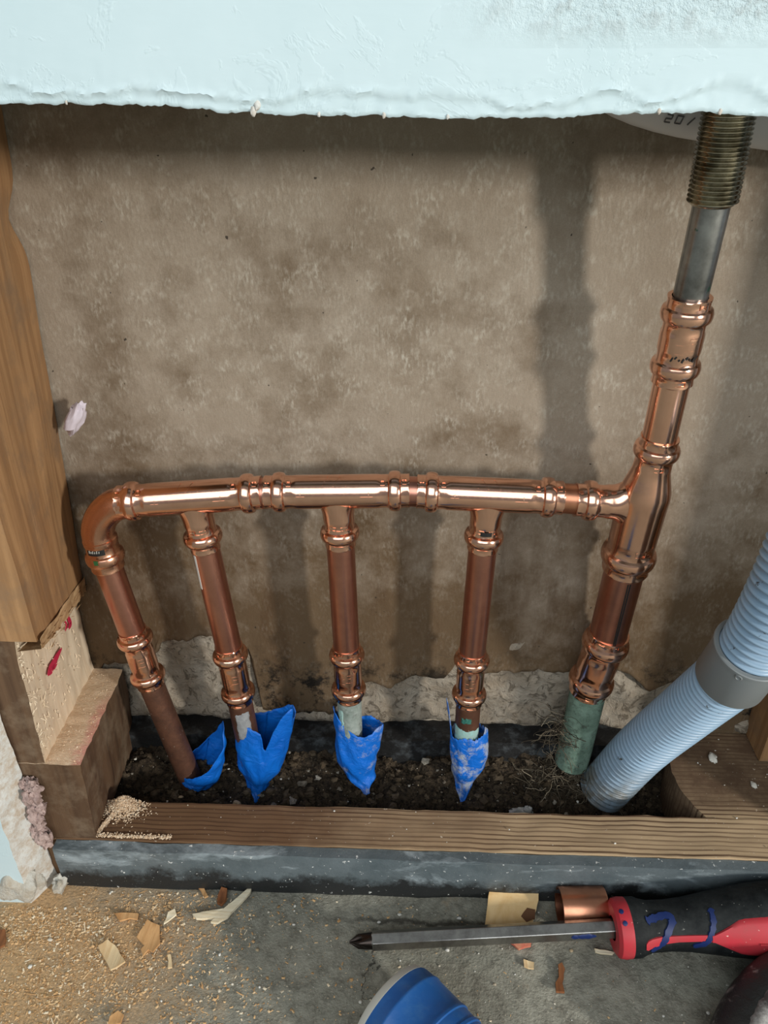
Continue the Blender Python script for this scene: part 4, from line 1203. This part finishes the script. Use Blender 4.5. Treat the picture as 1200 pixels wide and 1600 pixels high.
for s_, t_ in ((0.003, 0.02), (0.0035, 0.42)):
    mb = MB(); d = uh * cos(SGN * t_) + vh * sin(SGN * t_)
    lathe(mb, hA + axh * s_ + d * 0.0143, d, [(0, 0.0013), (0.0004, 0.0012), (0.0006, 0.0006), (0.0006, 0.0)], 14); mb.build('blue_paint_dot', m_bluep, fr_, 50)
mb = MB()
for k in range(2):
    s0 = 0.088 + 0.013 * k
# blue smear on the shank
q0 = sh1 - axd * 0.024; mb = MB()
uu = (u * cos(-pi / 6 * 0) + V((0, 0, 0)))
for i in (1,):
    pass
thn = [cos(t) * u + sin(t) * v for t in (pi / 3 * 0 + 0.1, pi / 3 * 1 - 0.1, -0.1, -pi / 3 + 0.1)]
low_dir = thn[0] + thn[1] if (thn[0] + thn[1]).z < (thn[2] + thn[3]).z else thn[2] + thn[3]
low_dir.normalize(); side = axd.cross(low_dir)
c0 = q0 + low_dir * (r6 * cos(pi / 6) + 0.0001)
vs = []; 
for i in range(15):
    f = i / 14; w_ = 0.0017 * sin(pi * f) ** 0.4 * (0.8 + 0.5 * ns(f * 5)) + 0.0002
    vs += [c0 + axd * (0.013 * f) - side * w_, c0 + axd * (0.013 * f) + side * w_, c0 + axd * (0.013 * f) + low_dir * 0.0003 - side * w_ * 0.8, c0 + axd * (0.013 * f) + low_dir * 0.0003 + side * w_ * 0.8]
fs = []
for i in range(14):
    b = i * 4; fs += [(b + 2, b + 6, b + 7, b + 3), (b, b + 4, b + 6, b + 2), (b + 3, b + 7, b + 5, b + 1)]
mb = MB(); mb.add(vs, fs); mb.build('blue_paint_smear', m_bluep, shank, 50)

# ------------------------------------------------------------------ copper offcut
ro = 0.0106
oA, oB = PZ(874, 1418, ro), PZ(944, 1416, ro)
axo = oB - oA; Lo = axo.length; mb = MB()
lathe(mb, oA, axo, [(0.0002, ro * 0.90), (0.0, ro * 0.93), (0.0, ro * 0.98), (0.0004, ro), (Lo - 0.0006, ro), (Lo, ro * 0.97), (Lo, ro * 0.90), (0.0002, ro * 0.90)], 56)
of = mb.build('copper_pipe_offcut', m_off, smooth=30, origin=(oA + oB) / 2 - V((0, 0, ro)))
tag(of, 'short hollow copper pipe offcut lying beside the screwdriver shank', 'pipe offcut')

# ------------------------------------------------------------------ scraps on the floor
def slab(name, pts, mat, label=None, cat=None, z0=0.0006, th=0.0012, curl=0.0, parent=None, group=None, sd=1.0, tilt=(0, 0)):
    """flat chip: outline in photo pixels laid on the floor, subdivided fan, real thickness"""
    P = [PZ(a, b, 0.0) for a, b in pts]
    Q = []
    for i in range(len(P)):
        a, b = P[i], P[(i + 1) % len(P)]; n = max(1, int((b - a).length / 0.0025))
        for k in range(n): Q.append(a.lerp(b, k / n))
    c = sum(P, V((0, 0, 0))) / len(P)
    rmax = max((q - c).length for q in P)
    def zz(q):
        d = (q - c); k = d.length / rmax
        return z0 + curl * k * k * (0.6 + 0.6 * ns(d.x * 90 + sd, d.y * 90)) + tilt[0] * d.x + tilt[1] * d.y
    mb = MB(); vs = []; fs = []; n = len(Q)
    rings_ = (0.0, 0.35, 0.7, 1.0)
    lo = min(zz(q) for q in Q + [c]); base = z0 - lo
    for side in (0, 1):
        vs.append(c + V((0, 0, zz(c) + base + th * side)))
        for f in rings_[1:]:
            for q in Q:
                jt_ = V((0.0005 * ns(q.x * 900, q.y * 900, sd), 0.0005 * ns(q.y * 900, q.x * 900, sd), 0)) if f == 1.0 else V((0, 0, 0))
                p = c.lerp(q, f) + jt_; p.z = zz(p) + base + th * side + 0.0002 * ns(p.x * 500, p.y * 500, sd) * side; vs.append(p)
    h = 1 + 3 * n
    for side in (0, 1):
        o = side * h
        for i in range(n):
            i2 = (i + 1) % n
            f = (o, o + 1 + i, o + 1 + i2); fs.append(f if side else f[::-1])
            for r in range(2):
                b = o + 1 + r * n; f = (b + i, b + n + i, b + n + i2, b + i2); fs.append(f if side else f[::-1])
    b = 1 + 2 * n
    for i in range(n): i2 = (i + 1) % n; fs.append((b + i, b + i2, h + b + i2, h + b + i))
    mb.add(vs, fs)
    o = mb.build(name, mat, parent, 35, origin=c)
    if label: tag(o, label, cat, group)
    return o

ven = slab('veneer_scrap', [(766, 1387), (800, 1395), (840, 1406), (836, 1432), (826, 1478), (810, 1481), (786, 1469), (756, 1456)], m_veneer,
           'square tan wood veneer scrap with a red corner under the screwdriver shank', 'wood scrap', 0.0004, 0.0010, 0.0, sd=3, tilt=(0, 0.26))
r = slab('red_corner', [(782, 1466), (830, 1460), (829, 1482), (810, 1486)], m_redv, z0=0.0006, th=0.0014, parent=ven, tilt=(0, 0.26)); r['label'] = 'red stained corner'
r = slab('scorched_spot', [(812, 1440), (822, 1430), (834, 1432), (834, 1444), (822, 1448)], m_scorch, z0=0.0038, th=0.0010, parent=ven, tilt=(0, 0.26)); r['label'] = 'dark brown scorched spot'

G = 'wood chips scattered on the floor'
slab('wood_chip', [(155, 1484), (170, 1473), (181, 1480), (197, 1507), (174, 1520), (165, 1503)], m_chip_p, 'pale squarish wood chip lying lowest left of the two large chips', 'wood chip', curl=0.003, group=G, sd=1)
slab('wood_chip', [(214, 1467), (231, 1442), (251, 1452), (250, 1478), (240, 1492), (232, 1487), (224, 1497), (221, 1486), (226, 1480)], m_chip_o, 'orange ridged wood chip with a frayed tail, largest of the chips', 'wood chip', curl=0.0035, group=G, sd=2)
slab('wood_splinter', [(302, 1434), (318, 1429), (350, 1424), (372, 1410), (392, 1391), (396, 1387), (391, 1400), (356, 1437), (340, 1446), (330, 1445), (345, 1437), (308, 1441)], m_chip_w, 'long bent cream splinter of wood near the grey sill', 'wood splinter', curl=0.002, th=0.0018, group=G, sd=4)
slab('wood_chip', [(341, 1404), (347, 1393), (356, 1395), (354, 1410), (347, 1420), (339, 1415)], m_chip_b, 'small dark brown wood chip behind the cream splinter', 'wood chip', curl=0.002, th=0.002, group=G, sd=5)
slab('wood_chip', [(181, 1432), (199, 1429), (217, 1431), (216, 1440), (203, 1437), (187, 1442)], m_chip_o, 'narrow orange wood chip lying flat behind the two large chips', 'wood chip', curl=0.0015, group=G, sd=6)
slab('wood_chip', [(257, 1446), (264, 1428), (274, 1424), (276, 1432), (264, 1441)], m_chip_w, 'slim cream wood chip to the right of the ridged orange chip', 'wood chip', curl=0.001, group=G, sd=7)
slab('wood_chip', [(309, 1390), (317, 1383), (320, 1392), (326, 1404), (321, 1406), (314, 1394)], m_chip_o, 'tiny tan club-shaped chip close to the sill left of the splinter', 'wood chip', curl=0.001, group=G, sd=8)
slab('wood_chip', [(817, 1502), (834, 1507), (834, 1517), (818, 1514)], m_chip_p, 'tiny tan rectangular wood chip below the screwdriver shank', 'wood chip', curl=0.0005, group=G, sd=9)
slab('wood_chip', [(871, 1512), (877, 1509), (882, 1518), (878, 1540), (881, 1556), (868, 1555), (867, 1540), (873, 1530)], m_chip_b, 'thin upright reddish brown chip to the right below the screwdriver', 'wood chip', curl=0.0015, th=0.0018, group=G, sd=10)
slab('wood_chip', [(0, 1458), (10, 1456), (9, 1480), (0, 1484), (-8, 1470)], m_chip_b, 'reddish brown chip at the left edge of the photo in sawdust', 'wood chip', curl=0.001, group=G, sd=11)
slab('wood_chip', [(172, 1592), (186, 1582), (195, 1588), (190, 1602), (170, 1604)], m_chip_o, 'tan wood chip cut off by the bottom edge of the photo', 'wood chip', curl=0.0012, group=G, sd=12)
slab('wood_chip', [(262, 1495), (267, 1495), (269, 1514), (264, 1515)], m_chip_p, 'short straight yellow sliver right of the large orange chip', 'wood chip', curl=0.0003, group=G, sd=13)
slab('wood_chip', [(516, 1391), (526, 1390), (537, 1394), (530, 1397), (517, 1396)], m_chip_o, 'tiny orange chip against the middle of the grey sill', 'wood chip', curl=0.0006, group=G, sd=14)
slab('wood_chip', [(927, 1485), (945, 1488), (960, 1491), (956, 1494), (930, 1491)], m_chip_w, 'small cream sliver under the collar of the screwdriver', 'wood chip', curl=0.0004, group=G, sd=15)

# ------------------------------------------------------------------ blue ribbed cap, dark tool handle
RB = 0.0245
cA, cB = PZ(606, 1574, RB), PZ(716, 1694, RB)
cap = thing('plastic_cylinder', 'ribbed blue plastic cylinder with a white rim at the bottom edge of the photo', 'plastic cylinder', cA - V((0, 0, RB)))
axc = cB - cA; Lc = axc.length; a_, u_, v_ = frame(axc)
pr = [(0.0035, 0.001), (0.0035, RB * 0.86), (0.0035, RB * 0.955), (0.0045, RB * 0.965), (0.0095, RB * 0.985), (0.0100, RB), (0.0112, RB), (0.0118, RB * 0.985), (0.026, RB * 0.985), (0.0265, RB), (0.028, RB), (0.0285, RB * 0.975), (0.034, RB * 0.97), (0.0345, RB * 0.99), (0.036, RB * 0.99), (0.0365, RB * 0.965), (Lc, RB * 0.95), (Lc, 0.002)]
mb = MB(); lathe(mb, cA, axc, pr, 64); mb.build('body', m_bluepl, cap, 40)
mb = MB(); lathe(mb, cA, axc, [(0.0040, RB * 0.70), (0.0, RB * 0.72), (-0.0006, RB * 0.85), (0.0002, RB * 0.90), (0.0034, RB * 0.955), (0.0040, RB * 0.945), (0.0040, RB * 0.70)], 64)
r = mb.build('rim', m_rim, cap, 40); r['label'] = 'chalky white rim'
gr = thing('tool_grip', 'black worn curved tool handle in the bottom right corner', 'tool handle', PZ(1190, 1600, 0))
pts = spline([PZ(1400, 1560, 0.016), PZ(1300, 1528, 0.016), PZ(1236, 1535, 0.016), PZ(1188, 1580, 0.016), PZ(1160, 1640, 0.016), PZ(1145, 1730, 0.016)], 14)
mb = MB(); sweep(mb, pts, [0.0152 + 0.0004 * ns(i * 0.4) for i in range(len(pts))], 40); mb.build('grip_body', m_grip, gr, 50)
mb = MB()
up = [p + V((0.001, -0.003, 0.0122)) for p in pts]
sweep(mb, up, [0.0050 + 0.0005 * ns(i * 0.5 + 9) for i in range(len(up))], 16); r = mb.build('worn_ridge', m_scuff, gr, 50); r['label'] = 'scuffed grey ridge along the handle'

# ------------------------------------------------------------------ plaster lumps, insulation, lint
mb = MB(); p = PZ(34, 1392, 0.0); blob(mb, (p.x, p.y - 0.001, 0.012), (0.0150, 0.009, 0.0135), 0.35, 1.6, 40, 3.0)
tag(mb.build('plaster_lump', m_lump, smooth=60, origin=(p.x, p.y, 0)), 'rough whitish plaster lump at the foot of the left drywall', 'plaster')
p = PZ(96, 1388, 0.0); mb = MB(); blob(mb, (p.x, p.y, 0.0046), (0.0040, 0.0045, 0.0052), 0.6, 2.0, 24, 5.0); blob(mb, (p.x + 0.002, p.y + 0.006, 0.006), (0.003, 0.003, 0.006), 0.5, 2.0, 20, 6.0)
tag(mb.build('plaster_crumb', m_lump, smooth=60, origin=(p.x, p.y, 0)), 'small cream crumb of plaster between the white lump and the grey sill', 'plaster')
mb = MB()
for i in range(70):
    t = random.random(); q = PY(44 + 26 * t + random.gauss(0, 5), 1222 + 95 * t, -0.0035 + random.uniform(-0.0025, 0.002)); r = random.uniform(0.0012, 0.0036)
    blob(mb, q, (r, r * 0.8, r * 1.2), 0.8, 2.6, 12, i * 3.1)
tag(mb.build('insulation_tuft', m_insul, smooth=60, origin=PY(64, 1312, -0.004)), 'dirty pink insulation tuft stuffed behind the left drywall end', 'insulation')
q = PY(117, 654, 0.078)
mb = MB(); vs = []
blob(mb, q, (0.0042, 0.004, 0.0082), 0.45, 1.8, 24, 8.0)
for v in mb.v: v.x += (v.z - q.z) * 0.45
lt = tag(mb.build('lint_tuft', m_lint, smooth=60, origin=q), 'small fluffy white tuft stuck to the stud edge', 'lint')
# pit litter
p = PT(820, 1224, 0.455); z = dirtz(p.x, p.y)
mb = MB(); blob(mb, (p.x, p.y, z + 0.003), (0.0065, 0.0025, 0.0022), 0.6, 1.8, 20, 3.3); blob(mb, (p.x + 0.004, p.y, z + 0.0045), (0.0028, 0.002, 0.003), 0.5, 1.8, 16, 4.3)
tag(mb.build('plastic_scrap', m_plastic_scrap, smooth=45, origin=(p.x, p.y, z)), 'crumpled translucent whitish scrap on the earth right of the dusty wrap', 'plastic scrap')
p = PT(240, 1243, 0.455); z = dirtz(p.x, p.y)
mb = MB(); blob(mb, (p.x, p.y, z + 0.002), (0.009, 0.0030, 0.0022), 0.35, 1.3, 20, 5.3)
tag(mb.build('dry_leaf', m_chip_o, smooth=45, origin=(p.x, p.y, z)), 'curled orange dry leaf behind the left end of the sole plate', 'leaf')
p = PT(365, 1221, 0.46); z = dirtz(p.x, p.y); mb = MB(); blob(mb, (p.x, p.y, z + 0.0012), (0.0026, 0.0018, 0.0018), 0.4, 1.8, 12, 2.2)
tag(mb.build('white_pebble', m_crumb, smooth=45, origin=(p.x, p.y, z)), 'white pebble on the earth left of the clean blue wrap', 'pebble')
for (px, py, r, lab) in ((1113, 1187, 0.0030, 'larger white crumb on the right part of the sole plate'), (1177, 1228, 0.0020, 'smaller round white crumb at the right of the sole plate')):
    p = PZ(px, py, PLATE); mb = MB(); blob(mb, (p.x, p.y, PLATE + r * 0.5), (r * 0.8, r * 1.2, r * 0.6), 0.5, 1.8, 14, px)
    tag(mb.build('plaster_crumb', m_crumb, smooth=45, origin=(p.x, p.y, PLATE)), lab, 'plaster')

# ------------------------------------------------------------------ sawdust and crumbs
def flake(mb, p, L, W, up=0.6):
    th = random.uniform(0, 2 * pi); d = V((cos(th), sin(th), random.uniform(-0.25, 0.35))) * L; s = V((-sin(th), cos(th), random.uniform(-0.3, 0.3))) * W
    p = V(p) + V((0, 0, abs(d.z) + W * 0.3))
    mb.add([p - d - s, p + d - s * 0.6, p + d * 0.9 + s, p - d * 0.8 + s, p + V((0, 0, W * up))], [(0, 1, 4), (1, 2, 4), (2, 3, 4), (3, 0, 4), (3, 2, 1, 0)])
mb = MB(); n = 0
cxy = PZ(70, 1430, 0)
while n < 15000:
    x = random.uniform(-0.26, 0.14); y = random.uniform(-0.12, -0.007)
    d = sqrt((x - cxy.x) ** 2 + ((y - cxy.y) * 1.2) ** 2)
    dens = math.exp(-(d / 0.075) ** 2) + 0.10 * math.exp(-d / 0.12)
    dens *= 0.6 + 0.9 * fbm(x * 40, y * 40, 0, 3)
    if x < -0.168 and y > -0.018: continue
    if random.random() > dens: continue
    L = 0.0002 + 0.0008 * random.random() ** 3.5
    if random.random() < 0.03: L *= 3.2; flake(mb, (x, y, 0), L, 0.00028)
    else: flake(mb, (x, y, 0), L, L * random.uniform(0.3, 0.8))
    n += 1
tag(mb.build('floor_sawdust', m_flake, smooth=0), 'orange sawdust drifted over the floor at the left', 'sawdust', kind='stuff')
mb = MB()
# heap where the stub meets the plate
hc = PZ(195, 1262, PLATE)
for i in range(5200):
    if random.random() < 0.6:
        r = abs(random.gauss(0, 0.0055)); th = random.uniform(0, 2 * pi); x = hc.x + r * cos(th) * 1.2; y = hc.y + r * sin(th) * 0.9
        hz = 0.0085 * math.exp(-(r / 0.006) ** 2) * random.random()
    elif random.random() < 0.45:
        t = random.random(); q = PZ(151, 1300, PLATE).lerp(PZ(192, 1256, PLATE), t); x = q.x + abs(random.gauss(0, 0.0011)); y = q.y; hz = 0.0030 * random.random() * t
    else:
        t = random.random() ** 1.6; a = PZ(78, 1302, PLATE); b = PZ(270, 1304, PLATE)
        x = a.x + (b.x - a.x) * t; y = 0.0005 + abs(random.gauss(0, 0.0011)); hz = 0.0015 * random.random()
    if y > HY0 - 0.0003 or y < 0.0003: continue
    L = random.uniform(0.0002, 0.0006); flake(mb, (x, y, PLATE + 0.0004 + hz), L, L * 0.6)
tag(mb.build('plate_sawdust', m_flake2, smooth=0), 'pale sawdust heap on the sole plate against the stud stub', 'sawdust', kind='stuff')
mb = MB()
for i in range(160):
    a, b = random.random(), random.random()
    e = lA.lerp(rA, b); k = on(kA, kB, lA.z).lerp(on(qA, qB, rA.z), b)
    q = k.lerp(e, 0.1 + 0.85 * a); q.z = e.z + 0.0002
    L = random.uniform(0.00015, 0.0005); flake(mb, q, L, L * 0.6)
tag(mb.build('stub_sawdust', m_flake2, smooth=0), 'loose sawdust on the sawn top of the stud stub', 'sawdust', kind='stuff')
mb = MB()
for i in range(900):
    k = random.random()
    if k < 0.70: x = random.uniform(-0.2, 0.22); y = random.uniform(-0.115, -0.008); z = 0.0
    elif k < 0.80: x = random.uniform(-0.13, 0.24); y = random.uniform(0.001, HY0 - 0.001); z = PLATE + 0.0004
    elif k < 0.86: x = random.uniform(HX1 + 0.012, 0.24); y = random.uniform(0.02, 0.085); z = PLATE + 0.0004
    else:
        x = random.uniform(HX0, HX1 - 0.03); y = random.uniform(HY0 + 0.003, HY1 - 0.003); z = dirtz(x, y) + 0.0004
    if z == 0.0 and x < -0.168 and y > -0.018: continue
    r = (0.00018 + 0.0009 * random.random() ** 6) * (1.0 if z < 0.03 else 0.6)
    blob(mb, (x, y, z + r * 0.6), (r * random.uniform(.7, 1.5), r, r * 0.7), 0.4, 1.8, 7, i)
tag(mb.build('paint_crumbs', m_crumb, smooth=60), 'tiny white paint and plaster crumbs sprinkled over floor and plate', 'debris', kind='stuff')
